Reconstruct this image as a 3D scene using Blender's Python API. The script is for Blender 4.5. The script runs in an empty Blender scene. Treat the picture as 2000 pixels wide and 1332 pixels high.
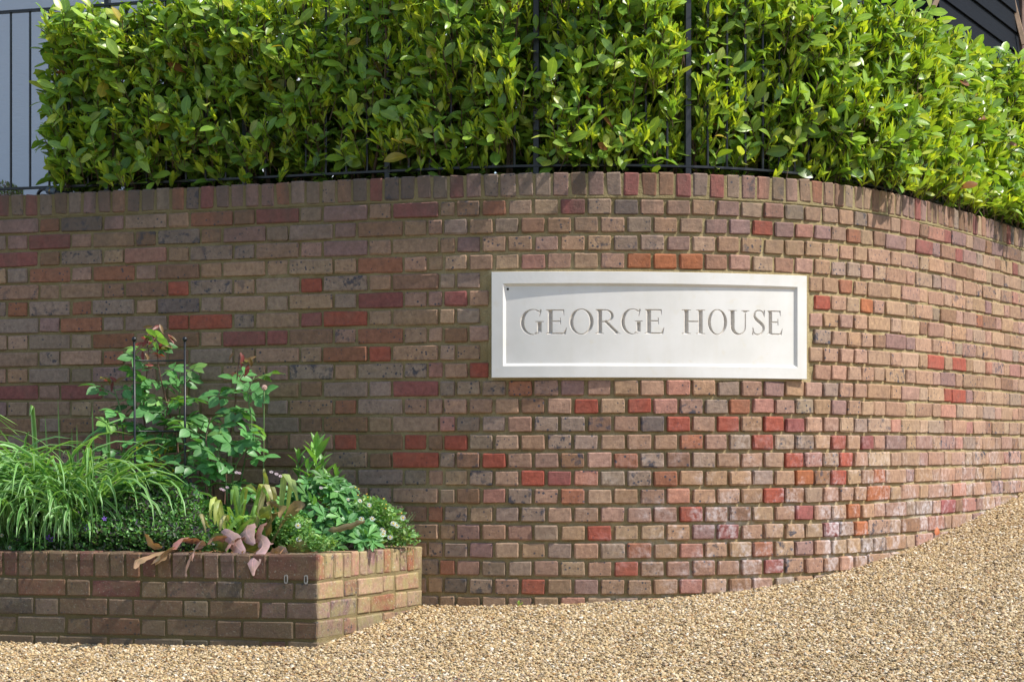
import bpy, math, random
import numpy as np
from mathutils import Matrix, Vector
random.seed(7)
RNG = np.random.default_rng(11)
R = math.radians
S = bpy.context.scene
COL = S.collection

# ------------------------------------------------------------------ camera, light, exposure
CZ = 2.1                       # eye height above the drive where the photographer stands
FPX, YH = 4400.0, 874.0        # focal length and horizon row of the 2000 px wide photograph
cam = bpy.data.objects.new('camera', bpy.data.cameras.new('camera'))
COL.objects.link(cam)
cam.location = (0, 0, CZ); cam.rotation_euler = (R(90), 0, 0)
cam.data.sensor_width = 36; cam.data.lens = 36*FPX/2000
cam.data.shift_y = (YH-666)/2000
cam.data.clip_end = 900
S.camera = cam
SUN_AZ, SUN_EL = 20, 50        # sun stands to the right, a little on the camera's side of the wall
sd = Vector((math.cos(R(SUN_AZ))*math.cos(R(SUN_EL)), -math.sin(R(SUN_AZ))*math.cos(R(SUN_EL)), math.sin(R(SUN_EL))))
sun = bpy.data.objects.new('sun', bpy.data.lights.new('sun', 'SUN'))
COL.objects.link(sun); sun.rotation_euler = sd.to_track_quat('Z', 'Y').to_euler(); sun.location = (8, -4, 12)
sun.data.energy = 4.0; sun.data.angle = R(.5); sun.data.color = (1, .95, .88)
wd = bpy.data.worlds.new('World'); S.world = wd; wd.use_nodes = True
nt = wd.node_tree; nt.nodes.clear()
sky = nt.nodes.new('ShaderNodeTexSky'); sky.sky_type = 'NISHITA'; sky.sun_disc = False
sky.sun_elevation = R(SUN_EL); sky.sun_rotation = R(90+SUN_AZ)
bg = nt.nodes.new('ShaderNodeBackground'); bg.inputs[1].default_value = .15
wo = nt.nodes.new('ShaderNodeOutputWorld')
nt.links.new(sky.outputs[0], bg.inputs[0]); nt.links.new(bg.outputs[0], wo.inputs[0])
S.view_settings.view_transform = 'Standard'; S.view_settings.look = 'None'
S.view_settings.exposure = .5; S.view_settings.gamma = 1
S.render.engine = 'CYCLES'
S.cycles.max_bounces = 8; S.cycles.transparent_max_bounces = 8

# ------------------------------------------------------------------ small helpers
def tag(o, label=None, cat=None, group=None, kind=None):
    if label: o['label'] = label
    if cat: o['category'] = cat
    if group: o['group'] = group
    if kind: o['kind'] = kind
    return o
def thing(name, loc, label, cat, group=None, kind=None):
    o = bpy.data.objects.new(name, None); COL.objects.link(o); o.location = loc
    o.empty_display_size = .1
    return tag(o, label, cat, group, kind)
def link(name, me, parent=None, mat4=None, color=None):
    o = bpy.data.objects.new(name, me); COL.objects.link(o)
    if parent is not None:
        o.parent = parent
        # parent's own world matrix is a pure translation (or identity basis under a part)
        M = parent.matrix_basis if parent.parent is None else (parent.parent.matrix_basis @ parent.matrix_parent_inverse @ parent.matrix_basis)
        o.matrix_parent_inverse = M.inverted()
    if mat4 is not None: o.matrix_basis = mat4
    if color is not None: o.color = color
    return o
def np_mesh(name, V, F, mat, cols=None, uv=None, smooth=False):
    """V (n,3), F list of lists or (m,k) array; cols per vertex rgba; uv per vertex"""
    me = bpy.data.meshes.new(name)
    V = np.asarray(V, np.float32)
    if isinstance(F, np.ndarray):
        k = F.shape[1]
        me.vertices.add(len(V)); me.vertices.foreach_set('co', V.ravel())
        me.loops.add(F.size); me.loops.foreach_set('vertex_index', F.ravel().astype(np.int32))
        me.polygons.add(len(F)); me.polygons.foreach_set('loop_start', np.arange(0, F.size, k, dtype=np.int32))
        me.polygons.foreach_set('loop_total', np.full(len(F), k, np.int32))
        me.update(calc_edges=True)
    else:
        me.from_pydata([tuple(map(float, v)) for v in V], [], F); me.update()
    if cols is not None:
        a = me.color_attributes.new('tint', 'FLOAT_COLOR', 'POINT')
        a.data.foreach_set('color', np.asarray(cols, np.float32).ravel())
    if uv is not None:
        a = me.attributes.new('uvx', 'FLOAT', 'POINT'); a.data.foreach_set('value', np.asarray(uv, np.float32).ravel())
    if smooth: me.polygons.foreach_set('use_smooth', np.ones(len(me.polygons), bool))
    if mat: me.materials.append(mat)
    return me
def box(name, x0, x1, y0, y1, z0, z1, mat, parent=None, M=None, bev=0):
    b = min(bev, (x1-x0)/3, (y1-y0)/3, (z1-z0)/3)
    V, F = cbox(x0, x1, y0, y1, z0, z1, b) if b > 0 else (
        [(x, y, z) for x in (x0, x1) for y in (y0, y1) for z in (z0, z1)],
        [(0, 1, 3, 2), (4, 6, 7, 5), (0, 4, 5, 1), (2, 3, 7, 6), (0, 2, 6, 4), (1, 5, 7, 3)])
    V = np.array(V)
    if M is not None: V = V @ np.array(M.to_3x3()).T + np.array(M.translation)
    return link(name, np_mesh(name, V, F, mat), parent)
def cbox(x0, x1, y0, y1, z0, z1, r):
    """chamfered box, 24 vertices, 26 faces (44 triangles)"""
    V = []; idx = {}
    c = ((x0, x1), (y0, y1), (z0, z1))
    for i in (0, 1):
        for j in (0, 1):
            for k in (0, 1):
                for ax in range(3):
                    p = [c[0][i], c[1][j], c[2][k]]
                    for a, q in enumerate((i, j, k)):
                        if a != ax: p[a] += r if q == 0 else -r
                    idx[i, j, k, ax] = len(V); V.append(tuple(p))
    F = []
    def quad(a, b, cc, d, n):
        P = [np.array(V[t]) for t in (a, b, cc)]
        if np.dot(np.cross(P[1]-P[0], P[2]-P[0]), n) < 0: a, b, cc, d = d, cc, b, a
        F.append((a, b, cc, d))
    for ax in range(3):
        o = [a for a in range(3) if a != ax]
        for s in (0, 1):
            def K(u, v):
                t = [0, 0, 0]; t[ax] = s; t[o[0]] = u; t[o[1]] = v
                return idx[t[0], t[1], t[2], ax]
            n = np.zeros(3); n[ax] = 1 if s else -1
            quad(K(0, 0), K(1, 0), K(1, 1), K(0, 1), n)
        for u in (0, 1):
            for v in (0, 1):
                def E(w, a2):
                    t = [0, 0, 0]; t[ax] = w; t[o[0]] = u; t[o[1]] = v
                    return idx[t[0], t[1], t[2], a2]
                n = np.zeros(3); n[o[0]] = 1 if u else -1; n[o[1]] = 1 if v else -1
                quad(E(0, o[0]), E(1, o[0]), E(1, o[1]), E(0, o[1]), n)
    for i in (0, 1):
        for j in (0, 1):
            for k in (0, 1):
                t = [idx[i, j, k, a] for a in range(3)]
                P = [np.array(V[q]) for q in t]
                n = np.array([1 if i else -1, 1 if j else -1, 1 if k else -1])
                if np.dot(np.cross(P[1]-P[0], P[2]-P[0]), n) < 0: t = t[::-1]
                F.append(tuple(t))
    return V, F
def tube(pts, rad, n=6, closed_ends=True):
    pts = [np.array(p, float) for p in pts]
    if not hasattr(rad, '__len__'): rad = [rad]*len(pts)
    V = []; F = []
    up = np.array([.13, .21, .97])
    for i, p in enumerate(pts):
        d = pts[min(i+1, len(pts)-1)]-pts[max(i-1, 0)]; d /= np.linalg.norm(d)+1e-9
        if abs(np.dot(d, up)) > .95: up = np.array([1., .1, .1])
        a = np.cross(up, d); a /= np.linalg.norm(a); b = np.cross(d, a)
        for k in range(n):
            t = 2*math.pi*k/n
            V.append(p+rad[i]*(math.cos(t)*a+math.sin(t)*b))
    for i in range(len(pts)-1):
        for k in range(n):
            F.append((i*n+k, i*n+(k+1) % n, (i+1)*n+(k+1) % n, (i+1)*n+k))
    if closed_ends:
        F.append(tuple(range(n))[::-1]); F.append(tuple((len(pts)-1)*n+k for k in range(n)))
    return V, F
def merge(parts):
    V = []; F = []
    for v, f in parts:
        o = len(V); V += list(v); F += [tuple(o+i for i in q) for q in f]
    return V, F
def smoothpts(pts, n):
    pts = np.array(pts, float); t = np.linspace(0, 1, len(pts)); q = np.linspace(0, 1, n)
    out = []
    for x in q:
        i = min(int(x*(len(pts)-1)), len(pts)-2); u = x*(len(pts)-1)-i
        p0 = pts[max(i-1, 0)]; p1 = pts[i]; p2 = pts[i+1]; p3 = pts[min(i+2, len(pts)-1)]
        out.append(.5*((2*p1)+(p2-p0)*u+(2*p0-5*p1+4*p2-p3)*u*u+(3*p1-p0-3*p2+p3)*u**3))
    return out
def P(px, Y, y=None, z=None):
    """world point at depth Y seen at column px / row y of the 2000 px photograph"""
    return np.array([(px-1000)/FPX*Y, Y, (CZ+(YH-y)/FPX*Y) if y is not None else (z if z is not None else 0)])

# ------------------------------------------------------------------ materials
def mat_new(name):
    m = bpy.data.materials.new(name); m.use_nodes = True
    t = m.node_tree; t.nodes.clear()
    out = t.nodes.new('ShaderNodeOutputMaterial')
    return m, t, out
class NB:
    """tiny node-graph builder"""
    def __init__(s, t): s.t = t
    def n(s, typ, **kw):
        x = s.t.nodes.new(typ)
        for k, v in kw.items():
            if hasattr(x, k): setattr(x, k, v)
        return x
    def put(s, sock, v):
        if hasattr(v, 'is_output') or isinstance(v, bpy.types.NodeSocket): s.t.links.new(v, sock)
        elif isinstance(v, (tuple, list)) and len(v) == 3 and sock.type == 'RGBA': sock.default_value = (*v, 1)
        else: sock.default_value = v
    def pos(s):
        return s.n('ShaderNodeNewGeometry').outputs['Position']
    def noise(s, vec, scale, detail=4, rough=.55, dist=0):
        x = s.n('ShaderNodeTexNoise'); s.put(x.inputs['Vector'], vec); x.inputs['Scale'].default_value = scale
        x.inputs['Detail'].default_value = detail; x.inputs['Roughness'].default_value = rough; x.inputs['Distortion'].default_value = dist
        return x.outputs['Fac']
    def voro(s, vec, scale, feat='F1', rnd=1):
        x = s.n('ShaderNodeTexVoronoi', feature=feat); s.put(x.inputs['Vector'], vec); x.inputs['Scale'].default_value = scale
        x.inputs['Randomness'].default_value = rnd
        return x
    def ramp(s, f, a, b, lo=0, hi=1):
        x = s.n('ShaderNodeMapRange'); x.clamp = True
        s.put(x.inputs[0], f); x.inputs[1].default_value = a; x.inputs[2].default_value = b
        x.inputs[3].default_value = lo; x.inputs[4].default_value = hi
        return x.outputs[0]
    def math(s, op, a, b=0):
        x = s.n('ShaderNodeMath', operation=op); s.put(x.inputs[0], a); s.put(x.inputs[1], b); return x.outputs[0]
    def mix(s, f, a, b, mode='MIX'):
        x = s.n('ShaderNodeMixRGB', blend_type=mode); s.put(x.inputs[0], f); s.put(x.inputs[1], a); s.put(x.inputs[2], b); return x.outputs[0]
    def bump(s, h, strength=.3, dist=.002, nrm=None):
        x = s.n('ShaderNodeBump'); x.inputs['Strength'].default_value = strength; x.inputs['Distance'].default_value = dist
        s.put(x.inputs['Height'], h)
        if nrm: s.put(x.inputs['Normal'], nrm)
        return x.outputs[0]
    def xyz(s, v):
        x = s.n('ShaderNodeSeparateXYZ'); s.put(x.inputs[0], v); return x.outputs
    def bsdf(s, col, rough=.8, nrm=None, metal=0, spec=.5):
        x = s.n('ShaderNodeBsdfPrincipled'); s.put(x.inputs['Base Color'], col); s.put(x.inputs['Roughness'], rough)
        x.inputs['Metallic'].default_value = metal; x.inputs['Specular IOR Level'].default_value = spec
        if nrm: s.put(x.inputs['Normal'], nrm)
        return x.outputs[0]
def tint_source(b, mode):
    if mode == 'obj':
        x = b.n('ShaderNodeObjectInfo'); return x.outputs['Color'], x.outputs['Alpha']
    x = b.n('ShaderNodeAttribute'); x.attribute_name = 'tint'; return x.outputs['Color'], x.outputs['Alpha']
def brick_mat(name, mode, lichen_dark=False):
    m, t, out = mat_new(name); b = NB(t)
    c, al = tint_source(b, mode); p = b.pos()
    big = b.noise(p, 11, 3); mid = b.noise(p, 45, 4, .6); fine = b.noise(p, 260, 4, .65)
    c1 = b.mix(b.ramp(mid, .3, .7), b.mix(1, c, (.72, .69, .68), 'MULTIPLY'), b.mix(1, c, (1.26, 1.22, 1.16), 'MULTIPLY'))
    # warm/cool fire flashing along each face
    c1 = b.mix(b.math('MULTIPLY', b.ramp(big, .48, .68), .5), c1, b.mix(.5, c1, (.24, .15, .11)))
    c1 = b.mix(b.ramp(fine, .3, .75, 0, .5), c1, b.mix(1, c1, (.66, .62, .6), 'MULTIPLY'))
    # blue-black burnt blotches, only on the bricks that have them (alpha)
    sp = b.ramp(b.noise(p, 26, 4, .6, .3), .54, .64); sp = b.math('MULTIPLY', sp, b.ramp(al, .72, .95))
    vo = b.voro(p, 50); rad = b.xyz(vo.outputs['Color'])[0]
    dot = b.ramp(b.math('SUBTRACT', vo.outputs['Distance'], b.math('MULTIPLY', rad, .20)), .07, .13, 1, 0)
    dot = b.math('MULTIPLY', dot, b.ramp(b.noise(p, 15, 2), .42, .49)); dot = b.math('MULTIPLY', dot, b.ramp(al, .12, .35))
    pin = b.voro(p, 190); pn = b.ramp(pin.outputs['Distance'], .14, .24, .9, 0)
    pn = b.math('MULTIPLY', pn, b.ramp(mid, .5, .58))
    c1 = b.mix(b.math('MULTIPLY', sp, .88), c1, (.05, .055, .075))
    c1 = b.mix(b.math('MULTIPLY', dot, .92), c1, (.055, .06, .08))
    c1 = b.mix(pn, c1, (.1, .075, .06))
    q = b.xyz(p)
    # grime washed down from the coping, green-black; pale salts low on the right
    z = b.math('SUBTRACT', q[2], CZ)
    st = b.n('ShaderNodeMapping'); b.put(st.inputs[0], p); st.inputs['Scale'].default_value = (9, 9, 1.6)
    streak = b.noise(st.outputs[0], 1, 4)
    if lichen_dark:
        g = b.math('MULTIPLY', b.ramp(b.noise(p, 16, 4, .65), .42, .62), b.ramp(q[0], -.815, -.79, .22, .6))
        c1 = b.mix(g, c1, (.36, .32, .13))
        fl = b.math('MULTIPLY', b.ramp(b.noise(p, 110, 2), .63, .67), .6)
        c1 = b.mix(fl, c1, (.5, .47, .36))
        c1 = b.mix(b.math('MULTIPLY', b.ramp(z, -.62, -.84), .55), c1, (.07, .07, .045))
        c1 = b.mix(b.math('MULTIPLY', b.ramp(b.math('ADD', q[0], b.math('MULTIPLY', mid, .03)), -.80, -.775, .62, 0), b.ramp(big, .25, .6, .75, 1)), c1, (.088, .070, .048))  # left face darker: dirt, plus its shade put into the colour
    else:
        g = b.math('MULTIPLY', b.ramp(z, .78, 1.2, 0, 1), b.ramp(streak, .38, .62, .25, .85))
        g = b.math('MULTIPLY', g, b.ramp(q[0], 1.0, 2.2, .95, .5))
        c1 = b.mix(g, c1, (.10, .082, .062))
        w = b.math('MULTIPLY', b.ramp(b.noise(p, 7, 4, .7), .47, .64), b.ramp(z, .15, -.3))
        w = b.math('MULTIPLY', w, b.ramp(q[0], .2, 1.0)); w = b.math('MULTIPLY', w, b.ramp(mid, .38, .6))
        c1 = b.mix(b.math('MULTIPLY', w, .75), c1, (.62, .57, .57))
        lo = b.math('MULTIPLY', b.ramp(z, -.42, -.7), b.ramp(q[0], .9, .2))
        c1 = b.mix(b.math('MULTIPLY', lo, .3), c1, (.16, .14, .08))
        # browner tint mixed in towards the left
        c1 = b.mix(b.ramp(q[0], .15, -.75, 0, .12), c1, (.18, .122, .075))
    h = b.math('ADD', b.math('MULTIPLY', mid, .9), b.math('MULTIPLY', fine, .55))
    h = b.math('SUBTRACT', h, b.math('MULTIPLY', pn, .6))
    t.links.new(b.bsdf(c1, .9, b.bump(h, 1, .005), spec=.25), out.inputs[0])
    return m
def mortar_mat(name, lichen_dark=False):
    m, t, out = mat_new(name); b = NB(t); p = b.pos()
    n1 = b.noise(p, 9, 4); n2 = b.noise(p, 180, 4, .7); q = b.xyz(p); z = b.math('SUBTRACT', q[2], CZ)
    c = b.mix(b.ramp(n1, .35, .65), (.36, .275, .13), (.48, .385, .21))
    c = b.mix(b.ramp(n2, .35, .7, 0, .5), c, (.17, .125, .065))
    w = b.math('MULTIPLY', b.ramp(b.noise(p, 7, 4, .7), .5, .66), b.ramp(z, .05, -.35)); w = b.math('MULTIPLY', w, b.ramp(q[0], .1, .9))
    c = b.mix(b.math('MULTIPLY', w, .6), c, (.6, .57, .53))
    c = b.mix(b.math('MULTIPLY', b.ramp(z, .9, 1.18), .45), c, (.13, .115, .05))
    c = b.mix(b.ramp(q[0], .1, -.7, 0, .5), c, (.13, .10, .045))
    if lichen_dark: c = b.mix(b.ramp(q[0], -.815, -.80, .8, .25), c, (.095, .08, .035))
    h = b.math('ADD', n2, b.math('MULTIPLY', b.noise(p, 60, 3), 1.2))
    t.links.new(b.bsdf(c, .95, b.bump(h, .9, .005), spec=.15), out.inputs[0])
    return m
def leaf_mat(name, mode='attr', rough=.42, trans=.35, striped=False, spec=.5, vein=True):
    m, t, out = mat_new(name); b = NB(t); c, al = tint_source(b, mode); p = b.pos()
    n = b.noise(p, 30, 3)
    if name == 'wilted_leaf': c = b.mix(b.ramp(b.noise(p, 28, 4, .65), .45, .62, 0, .75), c, b.mix(.4, c, (.30, .24, .09)))
    c1 = b.mix(b.ramp(n, .3, .7), b.mix(1, c, (.8, .84, .8), 'MULTIPLY'), b.mix(1, c, (1.18, 1.12, 1.1), 'MULTIPLY'))
    u = b.n('ShaderNodeAttribute'); u.attribute_name = 'uvx'
    if striped:
        f = b.math('ABSOLUTE', u.outputs['Fac'])
        e = b.ramp(b.math('ADD', f, b.math('MULTIPLY', n, .25)), .5, .75)
        c1 = b.mix(b.math('MULTIPLY', e, .6), c1, (.38, .56, .26))
    elif vein:
        f = b.ramp(b.math('ABSOLUTE', u.outputs['Fac']), .04, .11, .5, 0)
        c1 = b.mix(f, c1, b.mix(1, c1, (1.7, 1.6, 1.5), 'MULTIPLY'))
    fr = b.noise(p, 170, 3)
    bs = b.bsdf(c1, rough, b.bump(fr, .25, .0015), spec=spec)
    tr = b.n('ShaderNodeBsdfTranslucent'); b.put(tr.inputs[0], b.mix(1, c1, (1.5, 1.45, .55), 'MULTIPLY'))
    mx = b.n('ShaderNodeMixShader'); mx.inputs[0].default_value = trans
    t.links.new(bs, mx.inputs[1]); t.links.new(tr.outputs[0], mx.inputs[2]); t.links.new(mx.outputs[0], out.inputs[0])
    return m
def plain(name, col, rough=.6, metal=0, nscale=40, namt=.25, bump=.2, bd=.002, spec=.5):
    m, t, out = mat_new(name); b = NB(t); p = b.pos(); n = b.noise(p, nscale, 4, .6)
    d = tuple(x*(1-namt) for x in col); e = tuple(min(1, x*(1+namt)) for x in col)
    t.links.new(b.bsdf(b.mix(b.ramp(n, .3, .7), d, e), rough, b.bump(b.noise(p, nscale*5, 3), bump, bd), metal, spec), out.inputs[0])
    return m
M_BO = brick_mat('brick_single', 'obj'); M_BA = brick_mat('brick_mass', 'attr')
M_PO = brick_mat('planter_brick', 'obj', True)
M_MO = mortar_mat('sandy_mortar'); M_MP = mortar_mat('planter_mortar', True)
M_LA = leaf_mat('laurel_mass', 'attr', .32, .38); M_LO = leaf_mat('laurel_leaf', 'obj', .32, .38)
M_GL = leaf_mat('garden_leaf', 'obj', .42, .3); M_GA = leaf_mat('garden_leaf_mass', 'attr', .45, .3)
M_ST = leaf_mat('striped_blade', 'obj', .42, .3, striped=True)
M_IRON = plain('black_painted_iron', (.012, .013, .016), .38, 0, 60, .3, .15)
M_STEM = plain('green_stem', (.1, .16, .05), .6); M_BARK = plain('brown_twig', (.09, .055, .03), .85)
M_RED = plain('reddish_stem', (.14, .07, .05), .6)
M_SOIL = plain('dark_soil', (.045, .03, .02), .95, 0, 30, .5, .8, .01)

# ------------------------------------------------------------------ the wall's line on the ground: straight, convex bend, straight
KN = np.array([-3.2, -1.2, -.4, .2, .7, 1.2, 1.7, 2.3, 3.2, 5.5])
KT = np.radians([-16.07, -22.04, -20.12, -5.24, 8.4, 28.04, 47.84, 57.52, 61.41, 63.57]); Y0 = 9.99
_s = np.arange(-5.5, 8.5, .005); _t = np.interp(_s, KN, KT)
_t = np.convolve(np.pad(_t, 30, 'edge'), np.ones(61)/61, 'valid')
_x = np.cumsum(np.cos(_t))*.005; _y = np.cumsum(np.sin(_t))*.005; _i0 = int(np.argmin(abs(_s)))
_x -= _x[_i0]; _y -= _y[_i0]-Y0; _px = 1000+FPX*_x/_y
def W(s, off=0):
    """point of the wall face at arc length s, off metres behind the face; returns x, y, theta"""
    th = np.interp(s, _s, _t); x = np.interp(s, _s, _x); y = np.interp(s, _s, _y)
    return x-off*np.sin(th), y+off*np.cos(th), th
def s_of(px): return float(np.interp(px, _px, _s))
TOP = CZ+1.216; CB = TOP-.112; ROW = .08       # coping top, bed joint under it, course height

# ------------------------------------------------------------------ ground
_gp = [(0, 9.7, 1270), (300, 9.45, 1274), (620, 9.25, 1268), (826, 10.1, 1186), (1270, 10.02, 1155), (1450, 10.1, 1134), (1650, 10.6, 1108), (1820, 11.3, 1044), (2000, 12.8, 950), (930, 10.0, 1176), (300, 8.6, 1330), (1700, 8.6, 1330)]
_A = []; _B = []
for px, Y, y in _gp:
    q = P(px, Y, y=y); _A.append([1, q[0], q[1]-10, q[0]**2, (q[1]-10)**2]); _B.append(q[2])
for X, Y, z in ((-2, 6, 1.05), (2, 6, 1.15), (0, 3, .45)):
    _A.append([.5*v for v in (1, X, Y-10, X*X, (Y-10)**2)]); _B.append(.5*z)
_c = np.linalg.lstsq(np.array(_A), np.array(_B), rcond=None)[0]
def gz(x, y):
    x = np.clip(x, -4, 5.5); y = np.clip(y, 2, 16)
    return _c[0]+_c[1]*x+_c[2]*(y-10)+_c[3]*x*x+_c[4]*(y-10)**2
def grid(xs, ys, zf):
    X, Y = np.meshgrid(xs, ys); V = np.stack([X, Y, zf(X, Y)], -1).reshape(-1, 3)
    nx = len(xs); ii, jj = np.meshgrid(np.arange(nx-1), np.arange(len(ys)-1)); a = (jj*nx+ii).ravel()
    return V, np.stack([a, a+1, a+1+nx, a+nx], -1)
m, t, out = mat_new('gravel_bed'); b = NB(t); p = b.pos()
vo = b.voro(p, 75); n = b.noise(p, 5, 4)
c = b.mix(b.ramp(vo.outputs['Distance'], .2, .7), b.mix(b.ramp(n, .3, .7), (.33, .26, .17), (.42, .34, .23)), (.12, .085, .05))
c = b.mix(.35, c, vo.outputs['Color'], 'OVERLAY')
t.links.new(b.bsdf(c, .9, b.bump(b.ramp(vo.outputs['Distance'], 0, .8, 1, 0), 1, .008)), out.inputs[0]); M_GB = m
xs = np.r_[-300, -80, -20, -8, np.arange(-5, 6.01, .1), 9, 20, 80, 300]; ys = np.r_[-200, -50, -10, 0, 3, 5, np.arange(7, 14.01, .1), 17, 24, 60, 300]
V, F = grid(xs, ys, lambda X, Y: gz(X, Y)-.006+.012*np.sin(X*2.1+Y)*np.sin(Y*1.7))
tag(link('ground', np_mesh('ground', V, F, M_GB, smooth=True)), 'gravel drive rising to the right along the foot of the wall', kind='structure')
# loose stones
m, t, out = mat_new('gravel_stone'); b = NB(t); oi = b.n('ShaderNodeObjectInfo'); p = b.pos()
cr = b.n('ShaderNodeValToRGB'); cr.color_ramp.interpolation = 'LINEAR'
stops = [(0, (.66, .51, .29)), (.13, (.48, .33, .15)), (.27, (.76, .63, .40)), (.4, (.48, .29, .11)), (.5, (.88, .82, .68)), (.6, (.31, .15, .045)), (.68, (.70, .57, .36)), (.78, (.22, .15, .085)), (.86, (.64, .48, .24)), (.93, (.08, .06, .045)), (1, (.52, .35, .15))]
while len(cr.color_ramp.elements) < len(stops): cr.color_ramp.elements.new(.5)
for e, (q, c_) in zip(cr.color_ramp.elements, stops): e.position = q; e.color = (*c_, 1)
t.links.new(oi.outputs['Random'], cr.inputs[0])
c = b.mix(b.ramp(b.noise(oi.outputs['Location'], 1.6, 4, .6), .4, .62, .45, 0), b.mix(1, cr.outputs[0], (.97, .96, .92), 'MULTIPLY'), b.mix(1, cr.outputs[0], (.78, .75, .68), 'MULTIPLY'))
c = b.mix(b.ramp(b.noise(p, 160, 3), .3, .7, 0, .3), c, b.mix(1, cr.outputs[0], (.6, .52, .45), 'MULTIPLY'))
t.links.new(b.bsdf(c, .62, b.bump(b.noise(p, 300, 2), .3, .001)), out.inputs[0]); M_GS = m
import bmesh
stone_col = bpy.data.collections.new('stone_shapes')
for k in range(7):
    bm = bmesh.new(); bmesh.ops.create_icosphere(bm, subdivisions=1, radius=1)
    rs = np.random.default_rng(50+k)
    for v in bm.verts:
        v.co *= .78+.4*rs.random(); v.co.x *= 1.25; v.co.y *= .95; v.co.z *= .6
    me = bpy.data.meshes.new('pebble'); bm.to_mesh(me); bm.free(); me.materials.append(M_GS)
    stone_col.objects.link(bpy.data.objects.new('pebble', me))
def gravel_patch():
    xs = np.arange(-2.6, 3.6, .1); ys = np.arange(7.7, 13.9, .1)
    V, F = grid(xs, ys, gz)
    C = V[F].mean(1); keep = np.ones(len(C), bool)
    wy = np.interp(C[:, 0], _x, _y); keep &= C[:, 1] < wy+.06
    a = np.abs(C[:, 0])/C[:, 1]; keep &= a < .262
    keep &= ~((C[:, 0] < -.85) & (C[:, 1] > 9.25+(-.8-C[:, 0])*.18+.12))
    return np_mesh('gravel', V, F[keep], None)
go = link('gravel', gravel_patch()); tag(go, 'loose cream and tan gravel stones covering the drive', 'gravel', kind='stuff')
ng = bpy.data.node_groups.new('scatter_stones', 'GeometryNodeTree')
ng.interface.new_socket('Geometry', in_out='INPUT', socket_type='NodeSocketGeometry'); ng.interface.new_socket('Geometry', in_out='OUTPUT', socket_type='NodeSocketGeometry')
N = ng.nodes.new; L = ng.links.new
gi = N('NodeGroupInput'); gout = N('NodeGroupOutput'); dp = N('GeometryNodeDistributePointsOnFaces'); dp.inputs['Density'].default_value = 20000; dp.inputs['Seed'].default_value = 3
ci = N('GeometryNodeCollectionInfo'); ci.inputs['Collection'].default_value = stone_col; ci.inputs['Separate Children'].default_value = True; ci.inputs['Reset Children'].default_value = True
ip = N('GeometryNodeInstanceOnPoints'); ip.inputs['Pick Instance'].default_value = True
rr = N('FunctionNodeRandomValue'); rr.data_type = 'FLOAT_VECTOR'; rr.inputs[0].default_value = (-.6, -.6, 0); rr.inputs[1].default_value = (.6, .6, 6.283)
rs_ = N('FunctionNodeRandomValue'); rs_.data_type = 'FLOAT'; rs_.inputs[2].default_value = 0; rs_.inputs[3].default_value = 1
pw = N('ShaderNodeMath'); pw.operation = 'POWER'; pw.inputs[1].default_value = 2.2
ma = N('ShaderNodeMath'); ma.operation = 'MULTIPLY_ADD'; ma.inputs[1].default_value = .0058; ma.inputs[2].default_value = .0030
ro = N('FunctionNodeRandomValue'); ro.data_type = 'FLOAT_VECTOR'; ro.inputs[0].default_value = (0, 0, -.002); ro.inputs[1].default_value = (0, 0, .008)
sp_ = N('GeometryNodeSetPosition')
L(gi.outputs[0], dp.inputs[0]); L(dp.outputs['Points'], sp_.inputs['Geometry']); L(ro.outputs[0], sp_.inputs['Offset'])
L(sp_.outputs[0], ip.inputs['Points']); L(ci.outputs[0], ip.inputs['Instance']); L(rr.outputs[0], ip.inputs['Rotation'])
L(rs_.outputs[1], pw.inputs[0]); L(pw.outputs[0], ma.inputs[0]); L(ma.outputs[0], ip.inputs['Scale']); L(ip.outputs[0], gout.inputs[0])
md = go.modifiers.new('stones', 'NODES'); md.node_group = ng

# ------------------------------------------------------------------ bricks
PAL = {'tan': (.385, .25, .165), 'pinktan': (.385, .24, .175), 'buff': (.41, .285, .19), 'grey': (.315, .235, .18), 'mauve': (.31, .195, .17), 'red': (.36, .098, .065),
       'crimson': (.28, .10, .09), 'rust': (.34, .15, .09), 'orange': (.40, .15, .07), 'brown': (.28, .165, .105), 'rose': (.42, .215, .165), 'dark': (.17, .135, .12)}
def pick(w, rnd):
    ks = list(w); k = rnd.choices(ks, [w[q] for q in ks])[0]; c = PAL[k]; f = rnd.uniform(.86, 1.14)
    al = {'red': .2, 'crimson': .15, 'rust': .5, 'dark': 1.0}.get(k, rnd.random())
    if rnd.random() < .3: al *= .3
    return (min(1, c[0]*f*rnd.uniform(.96, 1.04)), c[1]*f, min(1, c[2]*f*rnd.uniform(.92, 1.08)), al)
W_MID = dict(tan=36, pinktan=24, buff=12, grey=11, mauve=5, rust=2, brown=9, rose=5, dark=1)
W_LEFT = dict(tan=34, pinktan=8, buff=14, grey=28, mauve=6, rust=2, brown=22, dark=1)
W_RIGHT = dict(tan=36, pinktan=28, buff=14, grey=9, mauve=6, red=1, crimson=1.2, rust=2, rose=5, brown=6)
W_COP = dict(grey=30, mauve=28, brown=22, crimson=12, rust=6, dark=6)
def rough_brick(L, H, D, seed, r=.0045):
    V, F = cbox(-L/2, L/2, 0, D, -H/2, H/2, r); V = np.array(V); rs = np.random.default_rng(seed)
    for c in range(8):
        V[c*3:c*3+3] += rs.normal(0, .0008, 3)*[1, 1, 1]
    V += rs.normal(0, .0011, V.shape)*np.array([1, .7, 1])
    if rs.random() < .55:      # a knocked-off front corner
        fr = [c for c in range(8) if V[c*3:c*3+3, 1].min() < .01]; c = fr[rs.integers(len(fr))]
        V[c*3:c*3+3] += np.array([-np.sign(V[c*3, 0])*.0025, .003, -np.sign(V[c*3, 2])*.002])
    return V, F
NV = 9
TB = {}
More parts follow.
